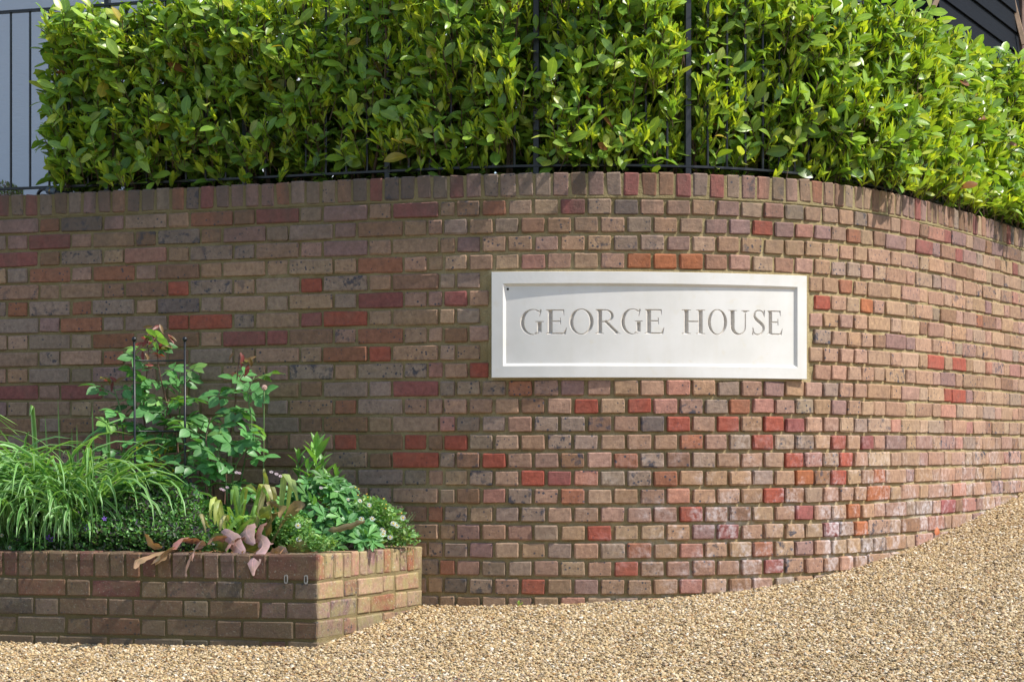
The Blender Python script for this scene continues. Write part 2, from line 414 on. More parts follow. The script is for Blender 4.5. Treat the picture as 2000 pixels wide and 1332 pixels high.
for kind, (L_, H_, D_) in {'S': (.2185, .0675, .07), 'H': (.1045, .0655, .09), 'C': (.068, .104, .215)}.items():
    TB[kind] = [rough_brick(L_, H_, D_, 100+i+ord(kind[0]), .0055 if kind == 'C' else .0048) for i in range(NV)]
BM = {(k, i): np_mesh('brick' if k != 'C' else 'coping_brick', TB[k][i][0], TB[k][i][1], M_BO) for k in TB for i in range(NV)}
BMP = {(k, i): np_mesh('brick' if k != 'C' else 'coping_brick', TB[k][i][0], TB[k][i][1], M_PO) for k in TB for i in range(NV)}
def brick_matrix(x, y, z, th, sx=1, rnd=random, jit=1, sz=1, sy=1):
    M = Matrix.Translation((x, y, z)) @ Matrix.Rotation(th+R(rnd.gauss(0, .45)*jit), 4, 'Z') @ Matrix.Rotation(R(rnd.gauss(0, .35)*jit), 4, 'Y') @ Matrix.Rotation(R(rnd.gauss(0, .5)*jit), 4, 'X')
    return M @ Matrix.Diagonal((sx, sy, sz, 1))
rb = random.Random(3)
# bricks whose odd colour the photograph shows plainly: column, row, colour
ODD = '''35 507 c;94 539 f;217 534 f;285 497 o;346 564 r;611 556 r;156 636 f;350 630 r;415 629 r;611 623 c;668 622 r;476 660 c;542 660 c;745 690 r;757 586 c;880 584 c;740 516 f;915 723 r;800 756 c;
805 860 r;870 862 r;820 895 r;684 862 r;215 700 f;150 768 c;60 770 c;655 806 f;945 893 r;890 963 r;1060 928 r;1115 928 c;1140 963 f;1165 787 r;1270 787 r;1345 822 r;1440 822 r;1520 822 r;1500 856 r;1555 822 c;
1570 888 r;1655 858 r;1650 886 r;1245 892 f;1320 925 f;1190 1030 r;1225 1065 f;1093 1100 c;1200 1100 r;1018 1135 r;1370 995 r;1515 957 r;1570 922 g;1645 922 r;1440 1028 c;1370 1062 o;1500 1060 f;1525 1090 c;
1640 1020 c;1575 990 c;1715 920 g;1710 955 g;1680 985 g;1695 1045 g;1875 725 r;1860 770 r;988 403 f;1015 437 f;1100 403 c;1500 438 r;1250 512 g;1320 512 g;1365 512 g;1640 560 f;1600 590 r;1690 600 g;1660 455 f;
170 502 d;405 560 d;640 550 d;1085 822 d;1095 856 d;1225 925 d;1065 998 d;1000 960 d;820 720 d;620 720 d;90 700 d;1260 892 d;1120 512 d;1240 475 d;1610 655 d;1690 430 d;1590 858 d;960 925 d;1240 1065 d;925 1130 d;1470 990 d;1630 780 m;1120 755 m;1520 755 m;1460 720 m'''
ODD = [(float(a_.split()[0]), float(a_.split()[1]), a_.split()[2]) for a_ in ODD.replace(chr(10), '').split(';')]
ODDC = {'r': ('red', .2), 'c': ('crimson', .15), 'f': ('rust', .4), 'o': ('rose', .1), 'g': ('orange', .1), 'd': ('grey', 1.3), 'm': ('mauve', .2)}
SIGN0, SIGN1 = s_of(958), s_of(1578)
S_H0, S_H1 = s_of(868), s_of(1700)
def row_layout(k):
    """(s_centre, length, type) for course k below the coping"""
    out = []; odd = k % 2 == 1
    pitch = .346; hp = .1178
    # Flemish bond on the left
    s = s_of(15 if odd else 77)-pitch*4; typ = 'H'
    g = .0125; wH = .1035; wS = .346-2*g-.1035
    end = S_H0+(0 if odd else hp/2)
    while True:
        w = wH if typ == 'H' else wS
        if s+w > end-.001:
            break
        out.append((s+w/2, w, typ)); s += w+g; typ = 'S' if typ == 'H' else 'H'
    gap = end-s
    if gap > .13: out.append((s+(gap-g)/2, gap-g, 'S' if gap > .16 else 'H'))
    elif gap > .055: out.append((s+(gap-g)/2, gap-g, 'H'))
    elif out:
        c, w, tt = out[-1]; out[-1] = (c+gap/2, w+gap, tt)
    s = end
    while s < S_H1-.02:
        out.append((s+hp/2-.007, .1025, 'H')); s += hp
    typ = 'H' if odd else 'S'; g = .011
    while s < 6.6:
        w = wH if typ == 'H' else wS
        out.append((s+w/2, w, typ)); s += w+g; typ = 'S' if typ == 'H' else 'H'
    return out
bricks = []   # (area, kind, variant, matrix, colour)
for k in range(25):
    zc = CB-.007-.033-ROW*k
    for (sc, w, typ) in row_layout(k):
        if 4 <= k <= 9 and sc+w/2 > SIGN0-.004 and sc-w/2 < SIGN1+.004:
            # trim bricks that meet the stone sign
            if sc < SIGN0: a, b_ = sc-w/2, SIGN0-.010
            elif sc > SIGN1: a, b_ = SIGN1+.010, sc+w/2
            else: continue
            if b_-a < .03: continue
            sc = (a+b_)/2; w = b_-a; typ = 'H' if w < .16 else 'S'
        mid = S_H0 < sc < S_H1
        pr = rb.gauss(0, .0012) - (.003 if mid and k > 5 else 0) + rb.choice([0, 0, 0, -.0025])
        x, y, th = W(sc, pr-.0005)
        if zc < gz(x, y)-.09: continue
        base = .1025 if typ == 'H' else .215
        sx = w/base*rb.uniform(.975, 1.0)
        wt = W_LEFT if sc < S_H0-.3 else (W_MID if sc < s_of(1620) else W_RIGHT)
        if S_H0-.3 <= sc < S_H0+.5 and rb.random() < .4: wt = W_LEFT
        if k <= 1 and rb.random() < .5: wt = W_COP
        M = brick_matrix(x, y, zc+rb.gauss(0, .001), th, sx, rb, .45 if w > .12 else .7, rb.uniform(.97, 1.02))
        px = 1000+FPX*x/y; py = YH-FPX*(zc-CZ)/y
        prw = FPX/y*(math.cos(th)-(x/y)*math.sin(th))*w/2
        colr = pick(wt, rb)
        for a_, b_, key in ODD:
            if abs(a_-px) < prw+2 and abs(b_-py) < 17:
                kk, al_ = ODDC[key]; f_ = rb.uniform(.9, 1.12); colr = tuple(v_*f_ for v_ in PAL[kk])+(al_,); break
        area = FPX**2*w*.066/y**2*max(.05, math.cos(th)-(x/y)*math.sin(th))
        vis = -20 < px < 2020 and not (px < 800 and py > 1060)
        if not (-60 < px < 2060): vis = False
        if not vis: area = 0
        elif px < 700 and py > 830: area *= .4
        bricks.append((area, typ, rb.randrange(NV), M, colr))
bricks.sort(key=lambda q: -q[0])
wall = thing('brick_wall', (float(W(0)[0]), float(W(0)[1]), float(gz(0, 9.99))), 'tall curved red and brown brick garden wall with upright coping bricks', 'wall', kind='thing')
for a, typ, v, M, c in bricks[:300]:
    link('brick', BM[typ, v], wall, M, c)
def joined(name, items, templates, mat, parent, kind='stuff', uv=None, smooth=False):
    VV = []; FF = []; CC = []; UU = []; o = 0
    for key, M, c in items:
        V, F = templates[key][:2]; A = np.array(M)
        VV.append(V @ A[:3, :3].T+A[:3, 3]); FF += [tuple(o+i for i in q) for q in F]; CC.append(np.tile(c, (len(V), 1))); o += len(V)
        if uv is not None: UU.append(templates[key][2])
    ob = link(name, np_mesh(name, np.concatenate(VV), FF, mat, np.concatenate(CC), np.concatenate(UU) if uv is not None else None, smooth), parent)
    if kind: ob['kind'] = kind
    return ob
TT = {(k, i): TB[k][i] for k in TB for i in range(NV)}
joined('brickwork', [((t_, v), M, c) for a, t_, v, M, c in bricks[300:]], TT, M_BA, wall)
# brick-on-edge coping
s = s_of(-230)
while s < 5.6:
    x, y, th = W(s+.033, rb.gauss(0, .0012))
    px = 1000+FPX*x/y
    link('coping_brick', BM['C', rb.randrange(NV)], wall, brick_matrix(x, y, TOP-.052+rb.gauss(0, .0012), th, rb.uniform(.96, 1.02), rb, .8), pick(W_COP if px < 1450 or rb.random() < .6 else W_RIGHT, rb))
    s += .0785
# mortar body: rough front sheet, plain back, top
ss = np.arange(-4.6, 6.6, .013); zz = np.r_[np.arange(.9, CB-.004, .0115), CB+.002]
def mortar_sheet(ss, zz, rec):
    Sg, Zg = np.meshgrid(ss, zz); x, y, th = W(Sg)
    n = RNG.normal(0, 1, Sg.shape); n = (n+np.roll(n, 1, 0)+np.roll(n, 1, 1)+np.roll(n, -1, 0))/2
    n2 = RNG.normal(0, 1, Sg.shape)
    for _ in range(14): n2 = (n2+np.roll(n2, 1, 0)+np.roll(n2, -1, 0)+np.roll(n2, 1, 1)+np.roll(n2, -1, 1))/5
    off = rec(Sg, Zg)+.0012*n+.010*n2
    off = np.maximum(off, .0035)
    V = np.stack([x-off*np.sin(th), y+off*np.cos(th), Zg], -1).reshape(-1, 3)
    nx = len(ss); ii, jj = np.meshgrid(np.arange(nx-1), np.arange(len(zz)-1)); a = (jj*nx+ii).ravel()
    return V, np.stack([a, a+1, a+1+nx, a+nx], -1)
def rec(Sg, Zg):
    mid = np.clip((Sg-(S_H0-.2))/.5, 0, 1)*np.clip((S_H1+.6-Sg)/.6, .25, 1)
    low = np.clip((CZ+.95-Zg)/.7, .35, 1)
    return .0085+.0065*mid*low
V, F = mortar_sheet(ss, zz, rec)
C = V[F].mean(1); Sc = np.tile((ss[:-1]+.0065), len(zz)-1); Zc = C[:, 2]
hole = (Sc > SIGN0+.03) & (Sc < SIGN1-.03) & (Zc < CB-4*ROW-.03) & (Zc > CB-10*ROW+.03)
link('mortar', np_mesh('mortar', V, F[~hole], M_MO, smooth=True), wall)
def band(s0, s1, n, o0, o1, z0, z1, jig=0):
    """closed curved slab between offsets o0 (front) and o1"""
    q = np.linspace(s0, s1, n); V = []; F = []
    for i, s in enumerate(q):
        for o, z in ((o0, z0), (o0, z1), (o1, z1), (o1, z0)):
            x, y, th = W(s, o); V.append((x, y, z))
    for i in range(n-1):
        for j in range(4):
            F.append((i*4+j, i*4+4+j, i*4+4+(j+1) % 4, i*4+(j+1) % 4))
    F.append((0, 1, 2, 3)); F.append((n*4-1, n*4-2, n*4-3, n*4-4))
    return V, F
parts = [band(-4.6, 6.55, 160, .05, .213, .9, CB), band(-4.6, 6.55, 160, .0055, .2, CB, TOP-.005)]
link('wall_core', np_mesh('wall_core', *merge(parts), M_MO), wall)

# ------------------------------------------------------------------ engraved stone sign
m, t, out = mat_new('pale_limestone'); b = NB(t); p = b.pos(); q = b.xyz(p); z = b.math('SUBTRACT', q[2], CZ)
n = b.noise(p, 6, 4); n2 = b.noise(p, 200, 4)
c = b.mix(b.ramp(n, .35, .65), (.64, .62, .57), (.70, .68, .635))
st = b.n('ShaderNodeMapping'); b.put(st.inputs[0], p); st.inputs['Scale'].default_value = (14, 14, 1.2)
c = b.mix(b.math('MULTIPLY', b.ramp(b.noise(st.outputs[0], 1, 3), .5, .75), .22), c, (.58, .54, .45))
c = b.mix(b.math('MULTIPLY', b.ramp(b.noise(p, 22, 4), .6, .72), .25), c, (.62, .55, .40))
t.links.new(b.bsdf(c, .8, b.bump(n2, .2, .0008), spec=.3), out.inputs[0]); M_LIME = m
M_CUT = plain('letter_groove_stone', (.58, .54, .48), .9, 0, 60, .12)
SA = np.array(W(SIGN0, -.028)[:2]); SB = np.array(W(SIGN1, -.028)[:2]); SM = np.array(W(s_of(1262))[:2])
# circle through the three points = the face of the sign, 8 mm proud of the bricks
def circ(a, b_, c_):
    d = 2*(a[0]*(b_[1]-c_[1])+b_[0]*(c_[1]-a[1])+c_[0]*(a[1]-b_[1]))
    f = lambda p_: p_[0]**2+p_[1]**2
    return np.array([(f(a)*(b_[1]-c_[1])+f(b_)*(c_[1]-a[1])+f(c_)*(a[1]-b_[1]))/d, (f(a)*(c_[0]-b_[0])+f(b_)*(a[0]-c_[0])+f(c_)*(b_[0]-a[0]))/d])
CC0 = circ(SA, SM, SB); CR = np.linalg.norm(SA-CC0)+.008
a0 = math.atan2(SA[0]-CC0[0], -(SA[1]-CC0[1])); a1 = math.atan2(SB[0]-CC0[0], -(SB[1]-CC0[1]))
_aa = np.linspace(a0-.1, a1+.1, 4000); _pp = 1000+FPX*(CC0[0]+CR*np.sin(_aa))/(CC0[1]-CR*np.cos(_aa))
a0 = float(np.interp(960, _pp, _aa)); a1 = float(np.interp(1576, _pp, _aa))
SL = (a1-a0)*CR; SZ0 = CB-10*ROW+.006-.001; SZ1 = CB-4*ROW-.008; SH = SZ1-SZ0
def SP(u, v, d=0):
    """sign surface: u along the arc from the left edge, v up, d behind the face (flattening to the left)"""
    a = a0+u/CR; r = CR-d
    return np.stack([CC0[0]+r*np.sin(a), CC0[1]-r*np.cos(a), SZ0+v+0*u], -1)
def u_of_px(px):
    uu = np.linspace(-.05, SL+.05, 4000); q_ = SP(uu, 0*uu); return float(np.interp(px, 1000+FPX*q_[:, 0]/q_[:, 1], uu))
BW = .052; CH = .011; PD = .0135          # border, chamfer width, panel depth
sign = thing('house_sign', tuple(map(float, SP(np.array(SL/2), np.array(0.), np.array(.0)))), 'long pale stone house name sign with engraved letters set into curved wall', 'sign')
def sheet(us, vs, D):
    U, Vv = np.meshgrid(us, vs); X = SP(U, Vv, D(U, Vv)); nx = len(us)
    ii, jj = np.meshgrid(np.arange(nx-1), np.arange(len(vs)-1)); a = (jj*nx+ii).ravel()
    return X.reshape(-1, 3), np.stack([a, a+1, a+1+nx, a+nx], -1)
def frame_mesh():
    V = []; F = []
    nU = 60
    u0, u1, v0, v1 = 0, SL, 0, SH
    loops = [(0, .06), (0, .0012), (.0012, 0), (BW-.001, 0), (BW, .0008), (BW+CH, PD), (BW+CH, PD+.004)]
    per = []
    for ins, d in loops:
        a_, b_, c_, e_ = u0+ins, u1-ins, v0+ins, v1-ins
        pts = [(u, c_) for u in np.linspace(a_, b_, nU)]+[(b_, v) for v in np.linspace(c_, e_, 6)[1:]]+[(u, e_) for u in np.linspace(b_, a_, nU)[1:]]+[(a_, v) for v in np.linspace(e_, c_, 6)[1:-1]]
        pts = np.array(pts); V.append(SP(pts[:, 0], pts[:, 1], np.full(len(pts), d))); per.append(len(pts))
    n_ = per[0]
    for i in range(len(loops)-1):
        for k in range(n_): F.append((i*n_+k, i*n_+(k+1) % n_, (i+1)*n_+(k+1) % n_, (i+1)*n_+k))
    return np.concatenate(V), F
link('frame', np_mesh('frame', *frame_mesh(), M_LIME), sign)
# letters as V-cut grooves
def seg(p0, p1, w0, w1=None):
    w1 = w0 if w1 is None else w1
    def f(x, y):
        dx, dy = p1[0]-p0[0], p1[1]-p0[1]; L2 = dx*dx+dy*dy; tt = ((x-p0[0])*dx+(y-p0[1])*dy)/L2; ln = math.sqrt(L2)
        px_ = x-p0[0]-tt*dx; py_ = y-p0[1]-tt*dy; w = w0+(w1-w0)*np.clip(tt, 0, 1)
        return np.minimum(w/2-np.hypot(px_, py_), np.minimum(tt, 1-tt)*ln)
    return f
def ring(cx, cy, rx, ry, ix, iy, sx=0, clip=None):
    def f(x, y):
        def e(a, c_, ax, ay):
            q_ = np.hypot((x-a)/ax, (y-c_)/ay)+1e-6; g = np.hypot((x-a)/ax**2, (y-c_)/ay**2)/q_+1e-6
            return (1-q_)/g
        v = np.minimum(e(cx, cy, rx, ry), -e(cx+sx, cy, ix, iy))
        return np.where(clip(x, y), v, -1) if clip else v
    return f
TH, TN = .18, .068
def serif(x, y, up, w=.15):   # flat foot with bracketed wedge
    d = 1 if up else -1
    return [seg((x-w, y+d*.02), (x+w, y+d*.02), .04), seg((x, y+d*.0), (x, y+d*.10), .30, .10)]
def letter(ch):
    if ch in 'E':
        return .80, [seg((.17, 0), (.17, 1), TH), *serif(.15, 0, True, .15), *serif(.15, 1, False, .15), seg((.17, .974), (.68, .974), TN), seg((.17, .026), (.73, .026), TN), seg((.17, .52), (.56, .52), TN),
                     seg((.66, 1.0), (.69, .76), .075, .02), seg((.55, .66), (.56, .39), .04), seg((.70, .0), (.79, .27), .11, .02)]
    if ch == 'H':
        return .98, [seg((.19, 0), (.19, 1), TH), seg((.79, 0), (.79, 1), TH), seg((.19, .51), (.79, .51), TN), *serif(.19, 0, True, .19), *serif(.19, 1, False, .19), *serif(.79, 0, True, .19), *serif(.79, 1, False, .19)]
    if ch == 'O':
        return .96, [ring(.48, .5, .48, .53, .325, .487, .0)]
    if ch == 'R':
        return 1.0, [seg((.19, 0), (.19, 1), TH), *serif(.17, 0, True, .17), *serif(.15, 1, False, .14), ring(.40, .735, .36, .265, .235, .215, 0, lambda x, y: x > .36), seg((.15, .974), (.42, .974), TN), seg((.2, .494), (.42, .494), TN), seg((.40, .53), (.92, .03), .12, .13), seg((.80, .02), (1.04, .02), .04)]
    if ch == 'G':
        return 1.0, [ring(.52, .5, .52, .53, .385, .488, .03, lambda x, y: (x < .70) | (y < .12) & (x < .78)), ring(.52, .5, .52, .53, .50, .47, .0, lambda x, y: (x >= .66) & (x < .84) & (y > .8)),
                     seg((.80, .72), (.86, 1.01), .03, .075), seg((.80, .08), (.80, .50), TH), seg((.62, .52), (.98, .52), .045), seg((.60, .03), (.86, .13), .05)]
    if ch == 'U':
        return .98, [seg((.20, .30), (.20, 1), TH), seg((.78, .30), (.78, 1), .06), *serif(.20, 1, False, .20), *serif(.78, 1, False, .18), ring(.463, .33, .347, .36, .233, .285, .054, lambda x, y: y < .332)]
    if ch == 'S':
        pts = smoothpts([(.54, .78), (.50, .93), (.34, 1.0), (.16, .94), (.10, .77), (.20, .62), (.36, .50), (.50, .37), (.53, .21), (.42, .05), (.25, -.0), (.09, .07), (.04, .24)], 26)
        o = []
        for i in range(len(pts)-1):
            u = i/(len(pts)-2); w = .05+.10*math.exp(-((u-.5)/.23)**2)
            a_, b_ = pts[i], pts[i+1]; d = (b_-a_)*.25; o.append(seg(a_-d, b_+d, w))
        return .62, o+[seg((.56, .72), (.57, 1.02), .03, .06), seg((.02, -.02), (.03, .30), .06, .03)]
BASE0, CAP = .4995-(SZ0-CZ), .1085
lets = [('G', 1015.4, 1062.5), ('E', 1065.8, 1107), ('O', 1112, 1159.6), ('R', 1163.2, 1210.5), ('G', 1213.5, 1257), ('E', 1260, 1298.8), ('H', 1333.2, 1378.8), ('O', 1384.2, 1422.3), ('U', 1424.2, 1466.8), ('S', 1471.8, 1497.8), ('E', 1501.2, 1531.5)]
du = .00125; lu0, lu1 = u_of_px(1011), u_of_px(1538); lv0, lv1 = BASE0-.006, BASE0+CAP+.014
us = np.arange(lu0, lu1, du); vs = np.arange(lv0, lv1, du); U, Vv = np.meshgrid(us, vs)
cut = np.zeros_like(U); who = np.full(U.shape, -1)
for i, (ch, xa, xb) in enumerate(lets):
    wU, comps = letter(ch); ua, ub = u_of_px(xa), u_of_px(xb); sx = (ub-ua)/wU
    base = BASE0+.0065*i/10; x_ = (U-ua)/sx; y_ = (Vv-base)/CAP
    ok = (x_ > -.06) & (x_ < wU+.08)
    d = np.full(U.shape, -1.)
    for f in comps: d = np.maximum(d, f(x_, y_))
    d = np.where(ok, np.clip(d, 0, .075)*CAP, 0); new = d > cut; cut = np.where(new, d, cut); who = np.where(new & (d > 0), i, who)
depth = PD+cut*1.7
X = SP(U, Vv, depth).reshape(-1, 3); nx = len(us)
ii, jj = np.meshgrid(np.arange(nx-1), np.arange(len(vs)-1)); a = (jj*nx+ii).ravel(); F = np.stack([a, a+1, a+1+nx, a+nx], -1)
fw = who.ravel()[F].max(1)
def submesh(name, X, F, mat):
    used, inv = np.unique(F, return_inverse=True); return np_mesh(name, X[used], inv.reshape(F.shape), mat)
for i, (ch, xa, xb) in enumerate(lets):
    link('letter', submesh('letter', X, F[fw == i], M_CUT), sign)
pan = [(X, F[fw < 0])]
e = BW+CH; f0 = lambda A, B: np.full(A.shape, PD)
u_e, v_e = us[-1], vs[-1]
for ua, ub, va, vb in ((e, SL-e, e, lv0), (e, SL-e, v_e, SH-e), (e, lu0, lv0, v_e), (u_e, SL-e, lv0, v_e)):
    pan.append(sheet(np.linspace(ua, ub, max(3, int((ub-ua)/.015))), np.linspace(va, vb, 3), f0))
VV = []; FF = []; o = 0
for v, f in pan: VV.append(v); FF.append(f+o); o += len(v)
link('panel', np_mesh('panel', np.concatenate(VV), np.concatenate(FF), M_LIME), sign)
hu, hv = u_of_px(991), SH-.075
hp_ = [tuple(SP(np.array(hu), np.array(hv), np.array(d_))) for d_ in (PD-.0012, PD+.01)]
M_HOLE = plain('dark_hole', (.01, .01, .01), .9)
link('fixing_hole', np_mesh('fixing_hole', *tube(hp_, .0055, 8), M_HOLE), sign)
parts = [band(SIGN0-.012, SIGN0+.012, 3, .0035, .05, SZ0-.012, SZ1+.012), band(SIGN1-.012, SIGN1+.012, 3, .0035, .05, SZ0-.012, SZ1+.012),
         band(SIGN0-.01, SIGN1+.01, 40, .0035, .05, SZ1-.004, SZ1+.0105), band(SIGN0-.01, SIGN1+.01, 40, .0035, .05, SZ0-.011, SZ0+.004)]
link('sign_bedding', np_mesh('sign_bedding', *merge(parts), M_MO), wall)

# ------------------------------------------------------------------ low planter
PC = np.array([(620-1000)/FPX*9.25, 9.25]); PT = CZ-(1084-YH)/FPX*9.25
lA = R(14.5); ldir = np.array([-math.cos(lA), math.sin(lA)])          # from the corner to the left
E_ = np.array(W(s_of(826))[:2]); rdir = (E_-PC); RL = float(np.linalg.norm(rdir)); rdir /= RL
rth = math.atan2(rdir[1], rdir[0]); lth = math.atan2(-ldir[1], -ldir[0])
planter = thing('brick_planter', (*map(float, PC), float(gz(*PC))), 'low brick raised flower bed with mossy upright coping at foot of the wall', 'raised bed', kind='thing')
rp = random.Random(9)
W_PL = dict(brown=34, grey=22, mauve=6, tan=14, crimson=6, rust=5, dark=8, buff=6)  # darker mix: some of the left face's shade is in the brick colour
LW = 2.6
def put_planter(side, d, w, z, H, typ, wt):
    """d = distance of brick's near end from the corner"""
    th = rth if side == 'R' else lth; dr = rdir if side == 'R' else ldir
    c = PC+dr*(d+w/2); nrm = np.array([math.sin(th), -math.cos(th)]); c = c+nrm*rp.gauss(0, .001)
    base = {'S': .215, 'H': .1025, 'C': .066}[typ]
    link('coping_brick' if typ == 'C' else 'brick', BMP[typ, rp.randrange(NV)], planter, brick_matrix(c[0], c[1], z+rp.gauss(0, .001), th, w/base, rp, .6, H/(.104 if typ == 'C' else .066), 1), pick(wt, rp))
CHT = .104
zt = PT-CHT/2
# right return: brick-on-edge from the corner, seen end on; the first one's flank shows on the left face
pR = RL/13
for i in range(13):
    if i == 0: continue
    put_planter('R', i*pR+.003, pR-.009, zt, CHT, 'C', dict(rust=1.5, tan=6, rose=2, mauve=2, buff=6, brown=3))
cq = PC+ldir*.1085+np.array([math.sin(lth), -math.cos(lth)])*.0015
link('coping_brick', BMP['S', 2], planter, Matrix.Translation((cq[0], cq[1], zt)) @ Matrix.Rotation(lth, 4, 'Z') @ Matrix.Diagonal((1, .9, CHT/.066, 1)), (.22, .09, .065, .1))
put_planter('R', .004, pR-.010, zt, CHT, 'C', dict(rust=1))
d = .215+.010
while d < LW:
    put_planter('L', d, .0625, zt, CHT, 'C', dict(brown=14, crimson=8, mauve=4, grey=4, rust=3)); d += .0705
gq = .0115
for k in range(5):
    z = PT-CHT-.013-.033-k*.0805
    # left face, Flemish bond measured from the photographed joints
    hx = (1000-57 if k % 2 else 1000-124)
    start = (math.hypot(*(np.array([( (57 if k % 2 else 124)-1000)/FPX*9.45, 0])-np.array([PC[0], 0]))))/math.cos(lA)
    d = start; typ = 'H'
    lst = []
    dd = start-.1025
    q = dd; typ = 'H'
    while q < LW: lst.append((q, .1025 if typ == 'H' else .215, typ)); q += (.1025 if typ == 'H' else .215)+gq; typ = 'S' if typ == 'H' else 'H'
    q = dd-gq; typ = 'S'
    while q > .03:
        w = .1025 if typ == 'H' else .215
        a_ = q-w
        if a_ < .09: a_ = 0.0015; w = q-a_; lst.append((a_, w, 'H' if w < .15 else 'S')); break
        lst.append((a_, w, typ)); q = a_-gq; typ = 'S' if typ == 'H' else 'H'
    for a_, w, tt in lst: put_planter('L', a_, w+.002, z, .069, tt, W_PL)
    d = .0; typ = 'S' if k % 2 == 0 else 'H'; first = True
    while d < RL-.03:
        w = (.215 if typ == 'S' else .1025)
        if k % 2 and first: w = .1025
        w = min(w, RL-d-.004)
        put_planter('R', d+.0025, w, z, .069, 'S' if w > .15 else 'H', dict(tan=9, buff=10, rose=2, rust=1.5, brown=6, mauve=2)); d += w+gq; typ = 'S' if typ == 'H' else 'H'; first = False
def slab(p0, dr, length, th, off0, off1, z0, z1):
    n_ = np.array([-math.sin(th), math.cos(th)])   # into the bed
    a_ = p0+n_*off0; b_ = p0+dr*length+n_*off0; c_ = p0+dr*length+n_*off1; d_ = p0+n_*off1
    V = [(*q_, z_) for q_ in (a_, b_, c_, d_) for z_ in (z0, z1)]
    return V, [(0, 2, 3, 1), (2, 4, 5, 3), (4, 6, 7, 5), (6, 0, 1, 7), (1, 3, 5, 7), (0, 6, 4, 2)]
pm = [slab(PC-ldir*.0-ldir*(-.006), ldir, LW, lth, .0055, .2, PT-.75, PT-.006), slab(PC+rdir*.006, rdir, RL, rth, .0055, .2, PT-.75, PT-.0065)]
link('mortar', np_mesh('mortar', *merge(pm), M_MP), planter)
# little slotted metal plates screwed near the corner
M_ZINC = plain('dull_zinc', (.34, .33, .30), .5, .7, 80, .3)
for px_ in (558.5, 598.5):
    dq = (PC[0]-(px_-1000)/FPX*9.27)/math.cos(lA); c = PC+ldir*dq; z = CZ-(1131-YH)/FPX*9.27
    V = []; F = []; no = 16; nrm = np.array([math.sin(lth), -math.cos(lth)]); tg = np.array([math.cos(lth), math.sin(lth)])
    def st_(w, h): return [(w*math.cos(t_), (h-w)*np.sign(math.sin(t_)+1e-9)*(1 if abs(math.sin(t_)) > .01 else 0)+w*math.sin(t_)) for t_ in np.linspace(0, 2*math.pi, no, endpoint=False)]
    for dep in (.001, .005):
        for (w, h) in ((.0085, .019), (.004, .013)):
            for (a_, b_) in st_(w, h):
                q_ = c+tg*a_+nrm*dep; V.append((q_[0], q_[1], z+b_))
    for k in range(no):
        k2 = (k+1) % no
        F += [(no*2+k, no*2+k2, no*3+k2, no*3+k), (k, k2, no*2+k2, no*2+k), (no+k2, no+k, no*3+k, no*3+k2)]
    link('slotted_plate', np_mesh('slotted_plate', V, F, M_ZINC), planter)
# soil
sv = [PC+ldir*.1, PC+ldir*LW, np.array(W(-3.75, -.0)[:2]), *[np.array(W(s_, .004)[:2]) for s_ in np.linspace(-3.2, s_of(826), 14)], PC+rdir*(RL-.0)]
bm = bmesh.new(); vs_ = [bm.verts.new((q_[0], q_[1], PT-.03)) for q_ in sv]; f_ = bm.faces.new(vs_); bmesh.ops.triangulate(bm, faces=[f_])
bmesh.ops.subdivide_edges(bm, edges=bm.edges[:], cuts=5, use_grid_fill=True)
for v in bm.verts: v.co.z += random.uniform(-.006, .008)
me = bpy.data.meshes.new('soil'); bm.to_mesh(me); bm.free(); me.materials.append(M_SOIL)
tag(link('soil', me), 'dark soil filling the raised bed', kind='structure')

# ------------------------------------------------------------------ raised garden behind the wall
gv = [W(s_, .2)[:2] for s_ in np.linspace(-4.5, 6.5, 40)]
V = [(float(x), float(y), TOP-.06) for x, y in gv]+[(60, 60, TOP-.06), (-60, 60, TOP-.06)]
V += [(v[0], v[1], CZ-1.5) for v in V]; n_ = len(V)//2
F = [tuple(range(n_))]+[(i, i+n_, (i+1) % n_+n_, (i+1) % n_) for i in range(n_)]
M_TUR = plain('garden_earth', (.06, .055, .03), .95, 0, 20, .5, .8, .02)
tag(link('garden_ground', np_mesh('garden_ground', V, F, M_TUR)), 'raised garden ground behind the wall', kind='structure')

# ------------------------------------------------------------------ iron railing on top of the wall
FO = .135
fence = thing('metal_railing', tuple(map(float, (*W(0, FO)[:2], TOP))), 'thin black metal railing standing along the wall top, half buried in the hedge', 'railing', kind='thing')
Z0, Z1 = CZ+1.262, CZ+2.125
def rail(z, h, w):
    V, F = band(-4.2, 5.6, 120, FO-w/2, FO+w/2, z-h/2, z+h/2); link('rail', np_mesh('rail', V, F, M_IRON), fence)
rail(Z0, .010, .032); rail(Z1, .011, .034)
sp0 = s_of(1040)+.0; pitch = (s_of(1361.5)-sp0)/7
MB_ = np_mesh('bar', *tube([(0, 0, 0), (0, 0, Z1-Z0)], .0062, 8), M_IRON)
MPt = np_mesh('post', *cbox(-.0135, .0135, -.0125, .0125, 0, .96, .002), M_IRON)
for i in range(-29, 41):
    s_ = sp0+pitch*i; x, y, th = W(s_, FO)
    M = Matrix.Translation((float(x), float(y), 0)) @ Matrix.Rotation(float(th), 4, 'Z')
    if i % 7 == 0: link('post', MPt, fence, Matrix.Translation((0, 0, TOP-.02)) @ M)
    else: link('bar', MB_, fence, Matrix.Translation((0, 0, Z0)) @ M)

